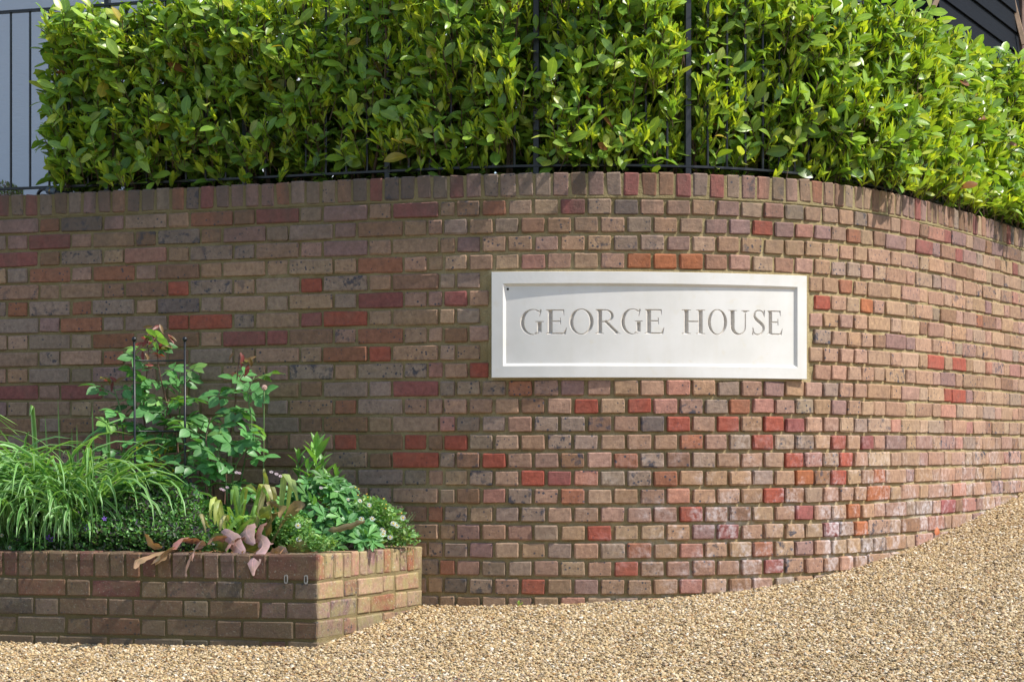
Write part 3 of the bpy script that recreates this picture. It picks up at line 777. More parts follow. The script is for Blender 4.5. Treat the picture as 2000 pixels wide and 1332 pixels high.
# ------------------------------------------------------------------ laurel hedge
def leaf_template(wr, cup, bend, tip=.5, ns=5, droop=0):
    """leaf along +X, length 1, upper side +Z; returns V, F, across coordinate"""
    V = []; U = []; F = []
    for i in range(ns+1):
        t_ = i/ns; w = wr*(float(np.interp(t_, (0, .15, .35, .58, .78, .92, 1), (.06, .42, .8, 1., .84, .42, .05))) if tip == .75 else math.sin(math.pi*min(.97, max(.03, t_))**(tip+.35))**.8)*.5
        if i == 0: w = wr*.07
        if i == ns: w = wr*.04
        z = -bend*t_*t_
        for u in (-1, 0, 1):
            V.append((t_-.12*abs(bend)*t_*t_, u*w, z+cup*w*abs(u))); U.append(u)
    for i in range(ns):
        for j in (0, 1):
            a_ = i*3+j; F.append((a_, a_+3, a_+4, a_+1))
    return np.array(V), F, np.array(U, float)
LT = {}
cfg = [(.42, .25, .12), (.46, .15, .22), (.38, .4, .05), (.44, .5, .3), (.48, .1, -.08), (.40, .3, .35), (.43, -.15, .15), (.5, .2, .1)]
for i, c_ in enumerate(cfg): LT['o', i] = leaf_template(*c_, tip=.75, ns=6)
cfg = [(.24, .7, .05), (.27, .6, -.08), (.22, .9, .12), (.30, .5, 0.0), (.26, .7, .2)]
for i, c_ in enumerate(cfg): LT['y', i] = leaf_template(*c_, tip=.6)
LMO = {k: np_mesh('leaf', *LT[k][:2], M_LO, uv=LT[k][2], smooth=True) for k in LT}
def basis(d, up, roll=0.):
    d = d/np.linalg.norm(d); y = np.cross(up, d); ln = np.linalg.norm(y)
    if ln < 1e-4: y = np.array([0, 1., 0])
    y /= np.linalg.norm(y); z = np.cross(d, y)
    c_, s__ = math.cos(roll), math.sin(roll); y2 = c_*y+s__*z; z2 = -s__*y+c_*z
    return np.column_stack([d, y2, z2])
def mat4(B, sc, pos):
    M = np.eye(4); M[:3, :3] = B*sc; M[:3, 3] = pos; return M
HB0, HT0 = CZ+1.215, CZ+2.03
rh = np.random.default_rng(21)
leaves = []; stems = []
def bulge(s_, z):   # uneven clipped face: metres in front of the railing line
    return (.055+.03*math.sin(s_*3.1+1)+.03*math.sin(s_*7.3+z*9)+.02*math.sin(z*17+s_*2)) - .03*math.exp(-((s_-.55)/.5)**2) - sum(.15*math.exp(-((s_-q_)/.045)**2) for q_ in (sp0, sp0+7*pitch)) - .06*math.exp(-((s_-(sp0+9.3*pitch))/.2)**2)
SL0 = s_of(101)
def nrm_(v): return v/(np.linalg.norm(v)+1e-9)
def sprig(pos, n, young, deep):
    up = np.array([0, 0, 1.])
    ax = up*rh.uniform(.7, 1.2)+n*rh.uniform(.1, .9 if young else 1.1)+rh.normal(0, .25, 3); ax /= np.linalg.norm(ax)
    L_ = rh.uniform(.03, .08) if young else rh.uniform(.07, .14)
    cnt = rh.integers(4, 8) if young else rh.integers(4, 8)
    ph = rh.random()*6.28
    if not deep: stems.append((pos-ax*.03, pos+ax*L_, .0016 if young else .0022))
    for i in range(cnt):
        t_ = (i+.3)/cnt; ph += 2.4+rh.normal(0, .3)
        a_ = np.cross(ax, [.3, .9, .1]); a_ /= np.linalg.norm(a_); b_ = np.cross(ax, a_)
        rad = math.cos(ph)*a_+math.sin(ph)*b_
        be = rh.uniform(.15, .55)*(1.25-t_*.5) if young else rh.uniform(.65, 1.35)*(1.15-t_*.45)
        d = math.cos(be)*ax+math.sin(be)*rad
        if young: ln = rh.uniform(.035, .080)*(1.1-.25*t_)
        else: ln = rh.uniform(.045, .108)
        B = basis(d, nrm_(ax*.6+np.array(sd)*.55+n*.45) if be > .35 else nrm_(-rad*.6+np.array(sd)*.5+n*.3), rh.normal(0, .4))
        if young:
            f = rh.uniform(.8, 1.25); c_ = np.array([.48, .58, .055])*f if rh.random() < .64 else np.array([.31, .45, .05])*f
        else:
            f = rh.uniform(.7, 1.3); r_ = rh.random()
            c_ = np.array([.16, .29, .045])*f if r_ < .36 else (np.array([.25, .39, .05])*f if r_ < .86 else np.array([.38, .45, .09])*f)
            if rh.random() < .012: c_ = np.array([.42, .34, .05])
            if rh.random() < .006: c_ = np.array([.24, .10, .035])
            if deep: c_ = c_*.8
        k = ('y', int(rh.integers(5))) if young else ('o', int(rh.integers(8)))
        wsc = rh.uniform(.9, 1.25)
        M = mat4(B*np.array([1, wsc, 1]), ln, pos+ax*L_*t_)
        leaves.append((k, M, (*np.clip(c_, 0, 1), 1.), deep))
# surface sprigs, then layers behind
def hedge_point(s_, z, off):
    x, y, th = W(s_, FO-off); n = np.array([math.sin(th), -math.cos(th), 0]); return np.array([float(x), float(y), z]), n
area_u = (5.45-SL0)
for i in range(3900):
    s_ = SL0-.03+rh.random()*area_u; z = HB0+rh.random()**.95*(HT0-HB0)
    if z < HB0+.06 and rh.random() < .45: continue
    if s_ > s_of(1600) and rh.random() < .12: z = HB0+rh.random()*.1
    bg_ = bulge(s_, z)+(.10*min(1, max(0, (s_-1.3)/.8)))
    if SL0+.5 < s_ < 1.6 and z < HB0+.12: bg_ -= .05
    p_, n = hedge_point(s_, z, bg_+rh.uniform(-.06, .035))
    sprig(p_, n, rh.random() < (.66 if s_ > -.9 else .58), False)
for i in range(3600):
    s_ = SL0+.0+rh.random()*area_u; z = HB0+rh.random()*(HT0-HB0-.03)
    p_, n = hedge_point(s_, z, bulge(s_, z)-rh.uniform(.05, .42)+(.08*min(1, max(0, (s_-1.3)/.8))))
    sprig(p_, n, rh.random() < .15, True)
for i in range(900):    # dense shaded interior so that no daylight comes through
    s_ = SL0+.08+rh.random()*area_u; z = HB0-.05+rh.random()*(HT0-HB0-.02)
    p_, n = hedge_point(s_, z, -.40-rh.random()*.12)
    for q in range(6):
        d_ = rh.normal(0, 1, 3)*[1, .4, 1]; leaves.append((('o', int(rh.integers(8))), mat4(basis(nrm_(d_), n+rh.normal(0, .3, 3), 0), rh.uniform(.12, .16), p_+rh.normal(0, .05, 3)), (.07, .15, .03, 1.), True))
for i in range(1500):   # clipped top
    s_ = SL0+.02+rh.random()*area_u; p_, n = hedge_point(s_, HT0+rh.normal(-.02, .022), bulge(s_, 2)+.05-rh.random()*.6)
    sprig(p_, np.array([0, 0, 1.]), rh.random() < .6, False)
for i in range(420):    # left end of the hedge
    z = HB0+rh.random()*(HT0-HB0); p_, n = hedge_point(SL0-rh.uniform(-.03, .035), z, .07-rh.random()*.55)
    x_, y_, th_ = W(SL0); sprig(p_, -np.array([math.cos(th_), math.sin(th_), 0]), rh.random() < .35, False)
print('hedge leaves', len(leaves))
hedge = thing('laurel_hedge', tuple(map(float, (*W(0, FO+.15)[:2], TOP-.06))), 'dense glossy green laurel hedge growing along the top of the brick wall', 'hedge', kind='thing')
# front leaves that show largest: singly; the rest in one mass
sc_ = []
for i, (k, M, c_, deep) in enumerate(leaves):
    px_ = 1000+FPX*M[0, 3]/M[1, 3]; py_ = YH-FPX*(M[2, 3]-CZ)/M[1, 3]; ln = np.linalg.norm(M[:3, 0]); wd_ = np.linalg.norm(M[:3, 1])*(.44 if k[0] == 'o' else .26)
    nz = M[:3, 2]/np.linalg.norm(M[:3, 2]); fac = abs(nz @ (M[:3, 3]-np.array([0, 0, CZ])))/np.linalg.norm(M[:3, 3]-np.array([0, 0, CZ]))
    thw = float(np.interp(M[0, 3], _x, _y)); front = M[1, 3] < thw+.13
    sc_.append(ln*wd_*fac if (not deep and front and 60 < px_ < 1990 and 0 < py_ < 430) else 0)
order = np.argsort(sc_)[::-1]; single = set(order[:300].tolist())
for i in single:
    k, M, c_, deep = leaves[i]; link('leaf', LMO[k], hedge, Matrix(M.tolist()), c_)
joined('foliage', [(leaves[i][0], leaves[i][1], leaves[i][2]) for i in range(len(leaves)) if i not in single], LT, M_LA, hedge, uv=True, smooth=True)
tp = [tube([a_, b_], r_, 4, False) for a_, b_, r_ in stems]
for i in range(150):
    s_ = SL0+.05+rh.random()*(area_u-.1); x, y, th = W(s_, FO+rh.uniform(.05, .3)); base = np.array([float(x), float(y), TOP-.07])
    top = base+np.array([rh.normal(0, .12), rh.normal(0, .1), rh.uniform(.6, 1.0)]); mid_ = (base+top)/2+rh.normal(0, .04, 3)
    tp.append(tube(smoothpts([base, mid_, top], 5), [.010, .008, .006, .005, .003], 5))
o_ = link('twigs', np_mesh('twigs', *merge(tp), M_BARK), hedge); o_['kind'] = 'stuff'

# ------------------------------------------------------------------ buildings beyond
m, t, out = mat_new('grey_render'); b = NB(t); p = b.pos()
n = b.noise(p, 2, 3); st = b.n('ShaderNodeMapping'); b.put(st.inputs[0], p); st.inputs['Scale'].default_value = (20, 20, 70)
n2 = b.noise(st.outputs[0], 1, 5, .7)
t.links.new(b.bsdf(b.mix(n, (.47, .50, .55), (.54, .57, .61)), .9, b.bump(n2, .5, .006)), out.inputs[0]); M_REN = m
M_SLATE = plain('slate', (.09, .09, .1), .7); M_WHITE = plain('white_paint', (.75, .75, .73), .5)
house = thing('rendered_house', (-3.6, 15.2, TOP-.06), 'house wall in smooth blue-grey render behind the railing at left', 'house')
def obox(name, par, org, th, u0, u1, v0, v1, z0, z1, mat, bev=0):
    M = Matrix.Translation((org[0], org[1], 0)) @ Matrix.Rotation(th, 4, 'Z')
    return box(name, u0, u1, v0, v1, z0, z1, mat, par, M, bev)
obox('wall', house, (-3.6, 14.5), R(-20), -3.2, 1.9, 0, 4, TOP-.07, CZ+4.6, M_REN)
V = [(-3.45, -.25, CZ+4.6), (2.15, -.25, CZ+4.6), (2.15, 4.25, CZ+4.6), (-3.45, 4.25, CZ+4.6), (-2, 2, CZ+6), (.7, 2, CZ+6)]
Mh = Matrix.Translation((-3.6, 14.5, 0)) @ Matrix.Rotation(R(-20), 4, 'Z')
link('roof', np_mesh('roof', [tuple(Mh @ Vector(v)) for v in V], [(0, 1, 5, 4), (2, 3, 4, 5), (1, 2, 5), (3, 0, 4), (3, 2, 1, 0)], M_SLATE), house)
# barn with dark weatherboards
m, t, out = mat_new('black_weatherboard'); b = NB(t); p = b.pos(); st = b.n('ShaderNodeMapping'); b.put(st.inputs[0], p); st.inputs['Scale'].default_value = (1.5, 1.5, 30)
n = b.noise(st.outputs[0], 2, 4, .6)
t.links.new(b.bsdf(b.mix(n, (.004, .005, .007), (.009, .011, .015)), .85, b.bump(n, .5, .004), spec=.15), out.inputs[0]); M_WB = m
M_BRN = plain('brown_timber', (.13, .075, .05), .75, 0, 9, .4, .4); M_OAK = plain('pale_oak', (.36, .24, .15), .7, 0, 9, .3, .3)  # oak is the paler of the two woods
M_TILE = plain('brown_roof_tile', (.11, .055, .045), .85, 0, 12, .35, .4)
bth = R(90-24.8); borg = P(1900, 21)[:2]
barn = thing('weatherboarded_barn', (float(borg[0]), float(borg[1]), TOP-.06), 'black weatherboarded barn gable beyond the right end of the hedge', 'barn')
obox('wall', barn, borg, bth, -1.32, 1.92, .03, 3, TOP-.07, CZ+5.2, M_WB)
z = CZ+2.0; i = 0
while z < CZ+5.2:
    Mb = Matrix.Translation((float(borg[0]), float(borg[1]), z)) @ Matrix.Rotation(bth, 4, 'Z') @ Matrix.Translation((0, -.02, 0)) @ Matrix.Rotation(R(-7), 4, 'X')
    box('board', -1.33, 1.93, -.012, .012, 0, .225, M_WB, barn, Mb, .003); z += .196; i += 1
obox('corner_post', barn, borg, bth, 1.935, 2.03, -.05, .08, TOP-.07, CZ+5.2, M_BRN, .005)
# raking barge boards at the far end, swept down to the right
def plank(name, par, a_, b_, w, tck, mat, side):
    a_, b_ = np.array(a_), np.array(b_); d = b_-a_; L_ = np.linalg.norm(d); d /= L_; side = np.array(side, float); side -= d*(side @ d); side /= np.linalg.norm(side); up_ = np.cross(side, d)
    M = np.eye(4); M[:3, 0] = d; M[:3, 1] = side; M[:3, 2] = up_; M[:3, 3] = a_
    V, F = cbox(0, L_, -w/2, w/2, -tck/2, tck/2, .004); V = np.array(V) @ M[:3, :3].T+M[:3, 3]
    return link(name, np_mesh(name, V, F, mat), par)
plank('barge_board', barn, P(1962, 22.6, y=-60), P(1999, 22.6, y=88), .05, .05, M_OAK, (1, 0, 0))
plank('barge_board', barn, P(1955, 22.9, y=-60), P(1993, 22.9, y=92), .10, .06, M_BRN, (1, 0, 0))
obox('corner_post', barn, borg, bth, 2.2, 2.38, .05, .3, TOP-.07, CZ+3.8, M_BRN, .005)
plank('verge_board', barn, P(1838, 19.55, y=-20), P(1822, 19.55, y=17), .045, .05, M_OAK, (1, 0, 0))
plank('verge_board', barn, P(1832, 19.6, y=-20), P(1817, 19.6, y=12), .03, .04, M_BRN, (1, 0, 0))
shed = thing('tiled_outbuilding', tuple(map(float, P(1790, 20.6, z=TOP-.06))), 'brown tiled low roof edge between hedge top and black barn', 'outbuilding')
for j, y_ in enumerate((-14, 1, 12)):
    a_ = P(1745, 20.4, y=y_-8); b_ = P(1824, 20.4+.1*j, y=y_+1); plank('tile_course', shed, a_, b_, .05, .05, M_TILE if j < 2 else M_BRN, (0, 0, 1))
box('wall', *sorted((float(P(1740, 21)[0]), float(P(1815, 21)[0]))), 20.6, 22.5, TOP-.07, CZ+3.95, M_BRN, shed)
# far tree at the top right corner
ftree = thing('garden_tree', tuple(map(float, P(2035, 33, z=TOP-.06))), 'dense green tree just showing past the barn at the top right', 'tree')
cen = P(2035, 33, y=30); it = []
for i in range(2600):
    v = rh.normal(0, 1, 3); v /= np.linalg.norm(v); r_ = 1.1*rh.random()**.35*(1+.15*math.sin(v[0]*7+v[2]*5)); p_ = cen+v*r_*np.array([1, 1, 1.5])
    it.append((('o', int(rh.integers(8))), mat4(basis(v+rh.normal(0, .6, 3), np.array([0, 0, 1.]), 0), .12, p_), (.045*rh.uniform(.7, 1.4), .13*rh.uniform(.7, 1.3), .05, 1)))
joined('crown', it, LT, M_GA, ftree, uv=True, kind='stuff')
link('trunk', np_mesh('trunk', *tube([P(2035, 33, z=TOP-.1), P(2037, 33, z=CZ+4), P(2035, 33, z=CZ+6.5)], [.12, .09, .04], 8), M_BARK), ftree)
# pipe with a collar lying on the coping at the left
M_PIPE = plain('black_pipe', (.02, .022, .026), .45); M_COL = plain('blue_grey_collar', (.11, .13, .155), .45); M_BRS = plain('brass_ring', (.38, .24, .06), .35, .8)
pz = TOP+.017
def at(px_, off, z): x, y, th = W(s_of(px_), off); return np.array([float(x), float(y), z])
pipe = thing('water_pipe', tuple(at(68, .1, TOP)), 'black water pipe with blue-grey brass-ringed joint lying on the coping at left', 'pipe')
link('pipe', np_mesh('pipe', *tube(smoothpts([at(36, .19, TOP+.004), at(48, .13, TOP+.02), at(62, .10, pz+.016), at(74, .09, pz+.010)], 10), .0085, 8), M_PIPE), pipe)
a_, b_ = at(73, .09, pz+.010), at(92, .085, pz-.001); d = b_-a_
link('collar', np_mesh('collar', *tube([a_, a_+d*.1, a_+d*.38, a_+d*.42], [.013, .0185, .0185, .017], 12), M_COL), pipe)
link('ring', np_mesh('ring', *tube([a_+d*.43, a_+d*.5], .0182, 12), M_BRS), pipe)
link('collar', np_mesh('collar', *tube([a_+d*.51, a_+d*.56, a_+d*.9, a_+d], [.0175, .0185, .0185, .014], 12), M_COL), pipe)
link('pipe', np_mesh('pipe', *tube(smoothpts([a_+d*.95, a_+d*1.5+np.array([0, 0, .0]), at(118, .12, TOP+.012)], 6), .0085, 8), M_PIPE), pipe)

# ------------------------------------------------------------------ planting in the raised bed
rc = np.random.default_rng(77)
UP = np.array([0, 0, 1.])
SOILZ = PT-.03
def nrm(v): return v/(np.linalg.norm(v)+1e-9)
def ribbon(pts, width, n=8, cup=.3, side=None, prof=None, roll=0., twist=0.):
    """strap leaf along a 3-D path; width may vary; returns V, F, across"""
    pts = smoothpts(pts, n+1); V = []; U = []; F = []; prev = None
    for i, p_ in enumerate(pts):
        d = nrm(pts[min(i+1, n)]-pts[max(i-1, 0)])
        s_ = np.cross(d, UP) if side is None else side-d*(side @ d)
        if np.linalg.norm(s_) < .05: s_ = prev if prev is not None else np.array([1., 0, 0])
        s_ = nrm(s_)
        if prev is not None and s_ @ prev < 0: s_ = -s_
        prev = s_; u_ = np.cross(s_, d); a_ = roll+twist*i/n
        s2 = math.cos(a_)*s_+math.sin(a_)*u_; u2 = np.cross(s2, d); t_ = i/n
        w = width*(prof(t_) if prof else min(1, .55+t_*1.5)*(1-t_**3.5)**.8)*.5+.0004
        V += [p_-s2*w+u2*cup*w, p_, p_+s2*w+u2*cup*w]; U += [-1, 0, 1]
    for i in range(n):
        for j in (0, 1): a_ = i*3+j; F.append((a_, a_+3, a_+4, a_+1))
    return V, F, U
def arch(root, az, L_, lean, droop, n=6):
    """path leaving root, leaning by lean, curving over by droop radians"""
    pts = [np.array(root, float)]; a_ = math.pi/2-lean; h = np.array([math.cos(az), math.sin(az), 0])
    for i in range(n):
        a_ -= droop/n*(i+.5)/n*2; pts.append(pts[-1]+(h*math.cos(a_)+UP*math.sin(a_))*L_/n)
    return pts
def leafobj(parent, V, F, U, mat, col, name='leaf', smooth=True):
    return link(name, np_mesh(name, V, F, mat, uv=U, smooth=smooth), parent, color=(*col, 1))
def gcol(c_, lo=.75, hi=1.3): return tuple(float(v)*rc.uniform(lo, hi) if i == 0 else float(v) for i, v in enumerate(c_))
def shade(c_, s_=.2):
    f = 1+rc.normal(0, s_); f = min(1.6, max(.55, f)); return tuple(min(1., float(v)*f) for v in c_)
# -- leaf templates in the unit frame (along +X)
def outline_leaf(out, cup=.15, bend=.15):
    """leaf from a half outline [(t, halfwidth)], mirrored, midrib raised"""
    V = []; U = []; F = []
    for t_, w in out:
        for u in (-1, 0, 1): V.append((t_, u*w, cup*w*abs(u)-bend*t_*t_)); U.append(u)
    for i in range(len(out)-1):
        for j in (0, 1): a_ = i*3+j; F.append((a_, a_+3, a_+4, a_+1))
    return np.array(V), F, np.array(U, float)
T = {}
T['rose', 0] = outline_leaf([(0, .01), (.12, .22), (.3, .33), (.5, .345), (.7, .26), (.87, .12), (1, .005)], .12, .12)
T['rose', 1] = outline_leaf([(0, .01), (.12, .2), (.3, .30), (.5, .33), (.7, .27), (.87, .13), (1, .005)], .3, .25)
T['lance', 0] = outline_leaf([(0, .02), (.15, .095), (.4, .16), (.65, .13), (.85, .065), (1, .003)], .35, .2)
T['tiny', 0] = outline_leaf([(0, .05), (.3, .26), (.65, .22), (1, .01)], .2, .1)
def palmate(seed):
    rs = np.random.default_rng(seed); V = [(0, 0, 0)]; U = [0.]; F = []
    angs = [-1.95, -1.05, 0, 1.05, 1.95]
    for j, a_ in enumerate(angs):
        L_ = (.62, .9, 1.0, .9, .62)[j]; w = .40
        o_ = len(V)
        for (r_, da, uu) in ((.30, -w, 1), (.62, -.36, 1), (.80, -.20, 1), (.86, -.10, .6), (1., 0, 0), (.86, .10, .6), (.80, .20, 1), (.62, .36, 1), (.30, w, 1)):
            rr_ = L_*r_*(1+rs.normal(0, .03)); aa = a_+da
            V.append((rr_*math.cos(aa), rr_*math.sin(aa), .10*abs(uu)*rr_-.20*rr_*rr_)); U.append(uu)
        mid_ = len(V); V.append((.55*L_*math.cos(a_), .55*L_*math.sin(a_), -.06)); U.append(0.)
        F += [(0, o_, o_+1, mid_), (mid_, o_+1, o_+2, o_+3), (mid_, o_+3, o_+4), (mid_, o_+4, o_+5), (mid_, o_+5, o_+6, o_+7), (0, mid_, o_+7, o_+8)]
    return np.array(V), F, np.array(U)
for k in range(3): T['palm', k] = palmate(k)
def compound(k):
    """five-leaflet rose leaf, rachis along +X, unit length"""
    VV = []; FF = []; UU = []; rs = np.random.default_rng(k)
    v, f = tube([(0, 0, 0), (.35, 0, -.01), (.62, 0, -.05)], .012, 4, False); VV += v; FF += f; UU += [0]*len(v)
    for (x_, sgn, ln) in ((.26, 1, .36), (.28, -1, .37), (.52, 1, .44), (.54, -1, .43), (.62, 0, .50)):
        tv, tf, tu = T['rose', int(rs.integers(2))]
        yaw = sgn*rs.uniform(.85, 1.15)+rs.normal(0, .08); B = basis(np.array([math.cos(yaw), math.sin(yaw), rs.uniform(-.5, .05)]), UP, rs.normal(0, .25))
        o_ = len(VV); VV += list(tv @ (B*ln).T+np.array([x_, sgn*.03, -.02-.06*x_])); FF += [tuple(o_+i for i in q_) for q_ in tf]; UU += list(tu)
    return np.array(VV), FF, np.array(UU, float)
for k in range(4): T['comp', k] = compound(k)
TMESH = {k: np_mesh('leaf', *T[k][:2], M_GL, uv=T[k][2], smooth=(k[0] != 'palm')) for k in T}
def put(parent, key, B, sc, pos, col, name='leaf'): return link(name, TMESH[key], parent, Matrix(mat4(B, sc, pos).tolist()), (*col, 1))
def stemobj(parent, pts, r, mat, name='stem', n=8): return link(name, np_mesh(name, *tube(smoothpts(pts, n), r, 5), mat, smooth=True), parent)

# -- metal plant support
sup = thing('plant_support', tuple(P(311, 10.22, z=SOILZ)), 'black metal plant support with ball finials standing amid a rose bush', 'plant support')
for px_ in (262, 361):
    a_ = P(px_, 10.08, y=666); f_ = P(px_+(1 if px_ > 300 else 3), 10.04, z=SOILZ-.05)
    link('leg', np_mesh('leg', *tube([f_, a_], .0052, 8), M_IRON, smooth=True), sup)
    bm = bmesh.new(); bmesh.ops.create_uvsphere(bm, u_segments=14, v_segments=9, radius=.0115, matrix=Matrix.Translation(tuple(a_+UP*.008)))
    me = bpy.data.meshes.new('finial'); bm.to_mesh(me); bm.free(); me.materials.append(M_IRON); me.polygons.foreach_set('use_smooth', [True]*len(me.polygons)); link('finial', me, sup)
for y_ in (704, 842):
    a_ = P(262.5, 10.075, y=y_); b_ = P(361, 10.075, y=y_); m_ = (a_+b_)/2+np.array([0, .05, .0])
    link('crossbar', np_mesh('crossbar', *tube(smoothpts([a_, m_, b_], 9), .0036, 6), M_IRON, smooth=True), sup)

M_SA = leaf_mat('striped_blade_mass', 'attr', .42, .3, striped=True)
# -- striped grassy clump at the left: blades fall to the left and right in arches
ng_ = thing('striped_grass', tuple(P(130, 10.05, z=SOILZ)), 'big arching clump of pale striped strap leaves at left end of the bed', 'plant')
for i in range(520):
    r_ = rc.random(); px_ = 40+rc.normal(0, 65)+100*rc.random(); Yr = 10.0+rc.normal(0, .10)
    root = P(px_, Yr, z=SOILZ+rc.uniform(0, .05))
    az = rc.uniform(-math.pi*.98, .15) if r_ < .75 else rc.uniform(-.3, math.pi)
    if rc.random() < .4: az = math.pi+rc.normal(.35, .35)
    L_ = rc.uniform(.48, .82); lean = rc.uniform(.05, .55); droop = rc.uniform(1.3, 2.9)
    pts = arch(root, az, L_, lean, droop, 7)
    V, F, U = ribbon(pts, rc.uniform(.012, .020), 9, rc.uniform(.25, .8), roll=rc.normal(0, .35), twist=rc.normal(0, .8))
    leafobj(ng_, V, F, U, M_ST, shade((.13, .33, .07)))
for i in range(150):     # lower skirt of blades hanging towards the front
    px_ = rc.uniform(-30, 200); Yr = rc.uniform(9.75, 10.0); root = P(px_, Yr, z=SOILZ+rc.uniform(.05, .22))
    V, F, U = ribbon(arch(root, rc.normal(-1.9, .75), rc.uniform(.28, .5), rc.uniform(.3, .9), rc.uniform(1.8, 2.9), 7), rc.uniform(.012, .019), 9, rc.uniform(.25, .6), roll=rc.normal(0, .35), twist=rc.normal(0, .6))
    leafobj(ng_, V, F, U, M_ST, shade((.13, .33, .07)))
for (px_, y_, Yr, w, top_w) in ((64, 797, 10.15, .026, 1), (113, 778, 10.2, .008, 1), (180, 795, 10.2, .012, 1), (210, 820, 10.15, .02, 1), (150, 830, 10.1, .012, 1), (88, 812, 10.15, .010, 1), (140, 838, 10.1, .010, 1)):
    a_ = P(px_+rc.normal(4, 6), Yr, z=SOILZ); b_ = P(px_, Yr, y=y_)
    pts = [a_, (a_*.5+b_*.5)+np.array([.01, 0, 0]), b_] + ([b_+np.array([-.012, -.01, -.035])] if w > .015 else [])
    V, F, U = ribbon(pts, w, 9, .3, side=np.array([1., -.3, 0])); leafobj(ng_, V, F, U, M_ST, shade((.14, .28, .05)))
for k_, (dx, dy) in enumerate(((-.20, .07), (-.34, .03), (-.16, -.02), (-.30, -.05))):   # broad leaf blades reaching in from the left edge
    a_ = P(-60, 10.1, y=900); b_ = a_+np.array([.05, 0, .22]); c_ = P(30+k_*6, 10.1, y=835-k_*18+k_*k_*14)
    V, F, U = ribbon([a_, b_, c_], .03, 8, .3); leafobj(ng_, V, F, U, M_GL, shade((.13, .27, .06)))

bl = sorted([o for o in ng_.children if o.name.startswith('leaf')], key=lambda o: -o.bound_box[6][1]*0-(Vector(o.bound_box[6])-Vector(o.bound_box[0])).length)
vv = []; ff = []; uu = []; cc = []
for o in bl[290:]:
    n0 = len(vv); vv += [tuple(v.co) for v in o.data.vertices]; ff += [tuple(n0+i for i in q_.vertices) for q_ in o.data.polygons]; uu += [d_.value for d_ in o.data.attributes['uvx'].data]; cc += [tuple(o.color)]*len(o.data.vertices)
    me = o.data; bpy.data.objects.remove(o); bpy.data.meshes.remove(me)
o_ = link('blades', np_mesh('blades', vv, ff, M_SA, cc, uu, True), ng_); o_['kind'] = 'stuff'

# -- roses
def rose(name, label, stems_, nleaf, seed, top_red):
    root = thing(name, tuple(P(stems_[0][0][0], stems_[0][0][2], z=SOILZ)), label, 'rose bush', 'roses against the wall')
    rs = np.random.default_rng(seed)
    for si, st_ in enumerate(stems_):
        pts = [P(a_[0], a_[2], y=a_[1]) for a_ in st_]; pts[0][2] = SOILZ-.02
        sp_ = smoothpts(pts, 40); stemobj(root, pts, list(np.linspace(.0055, .0022, 10)), M_RED if si % 2 == 0 else M_STEM, n=10)
        for k in range(nleaf[si]):
            t_ = .22+.75*(k+.5)/nleaf[si]; p_ = sp_[int(t_*39)]; ph = k*2.4+rs.normal(0, .4)
            d = np.array([math.cos(ph), math.sin(ph)*.8-.15, rs.uniform(.0, .65)])
            young = top_red[si] and t_ > .80
            if young: c_ = (.24, .05, .035) if rs.random() < .6 else (.22, .20, .04)
            else: c_ = shade((.11, .29, .09) if t_ < .85 else (.18, .36, .09), .2)
            sc = rs.uniform(.14, .20)*(1-.22*t_)*( .5 if young else 1)
            put(root, ('comp', int(rs.integers(4))), basis(d, UP+np.array([.35, -.45, 0])+rs.normal(0, .3, 3), 0), sc, p_, c_)
    return root
rose('rose_bush', 'young rose bush with red shoot tips growing through the metal support', [
    [(338, 990, 10.35), (350, 890, 10.34), (326, 790, 10.34), (310, 720, 10.3), (305, 655, 10.28)],
    [(252, 965, 10.35), (240, 840, 10.3), (226, 770, 10.3), (212, 735, 10.3)],
    [(328, 990, 10.4), (292, 880, 10.4), (280, 800, 10.35), (290, 700, 10.3), (288, 675, 10.3)],
    [(350, 990, 10.4), (362, 900, 10.36), (352, 820, 10.35), (350, 760, 10.35), (352, 725, 10.3)],
    [(300, 1000, 10.35), (290, 930, 10.35), (315, 860, 10.3), (325, 810, 10.3), (330, 780, 10.3)],
    [(310, 1000, 10.3), (330, 950, 10.2), (370, 890, 10.15), (398, 825, 10.15)],
    [(280, 1000, 10.3), (262, 930, 10.25), (236, 880, 10.2), (228, 820, 10.2)]], [13, 8, 11, 9, 10, 8, 8], 5, [1, 1, 0, 0, 0, 0, 0])
rose('rose_bush', 'second rose bush right of the support with one red tipped upright shoot', [
    [(432, 985, 10.2), (444, 890, 10.18), (458, 800, 10.15), (462, 750, 10.12), (468, 690, 10.1)],
    [(440, 985, 10.15), (478, 900, 10.05), (492, 830, 10.05), (484, 770, 10.05), (497, 735, 10.05)],
    [(425, 990, 10.15), (415, 920, 10.05), (402, 860, 10.05), (412, 815, 10.05)],
    [(440, 990, 10.1), (455, 930, 9.98), (480, 880, 9.95), (515, 850, 9.98)],
    [(420, 990, 10.0), (400, 940, 9.92), (372, 910, 9.92)],
    [(450, 990, 10.05), (440, 930, 9.92), (425, 890, 9.95), (438, 850, 9.95)]], [9, 9, 7, 8, 7, 7], 8, [1, 0, 0, 0, 0, 0])

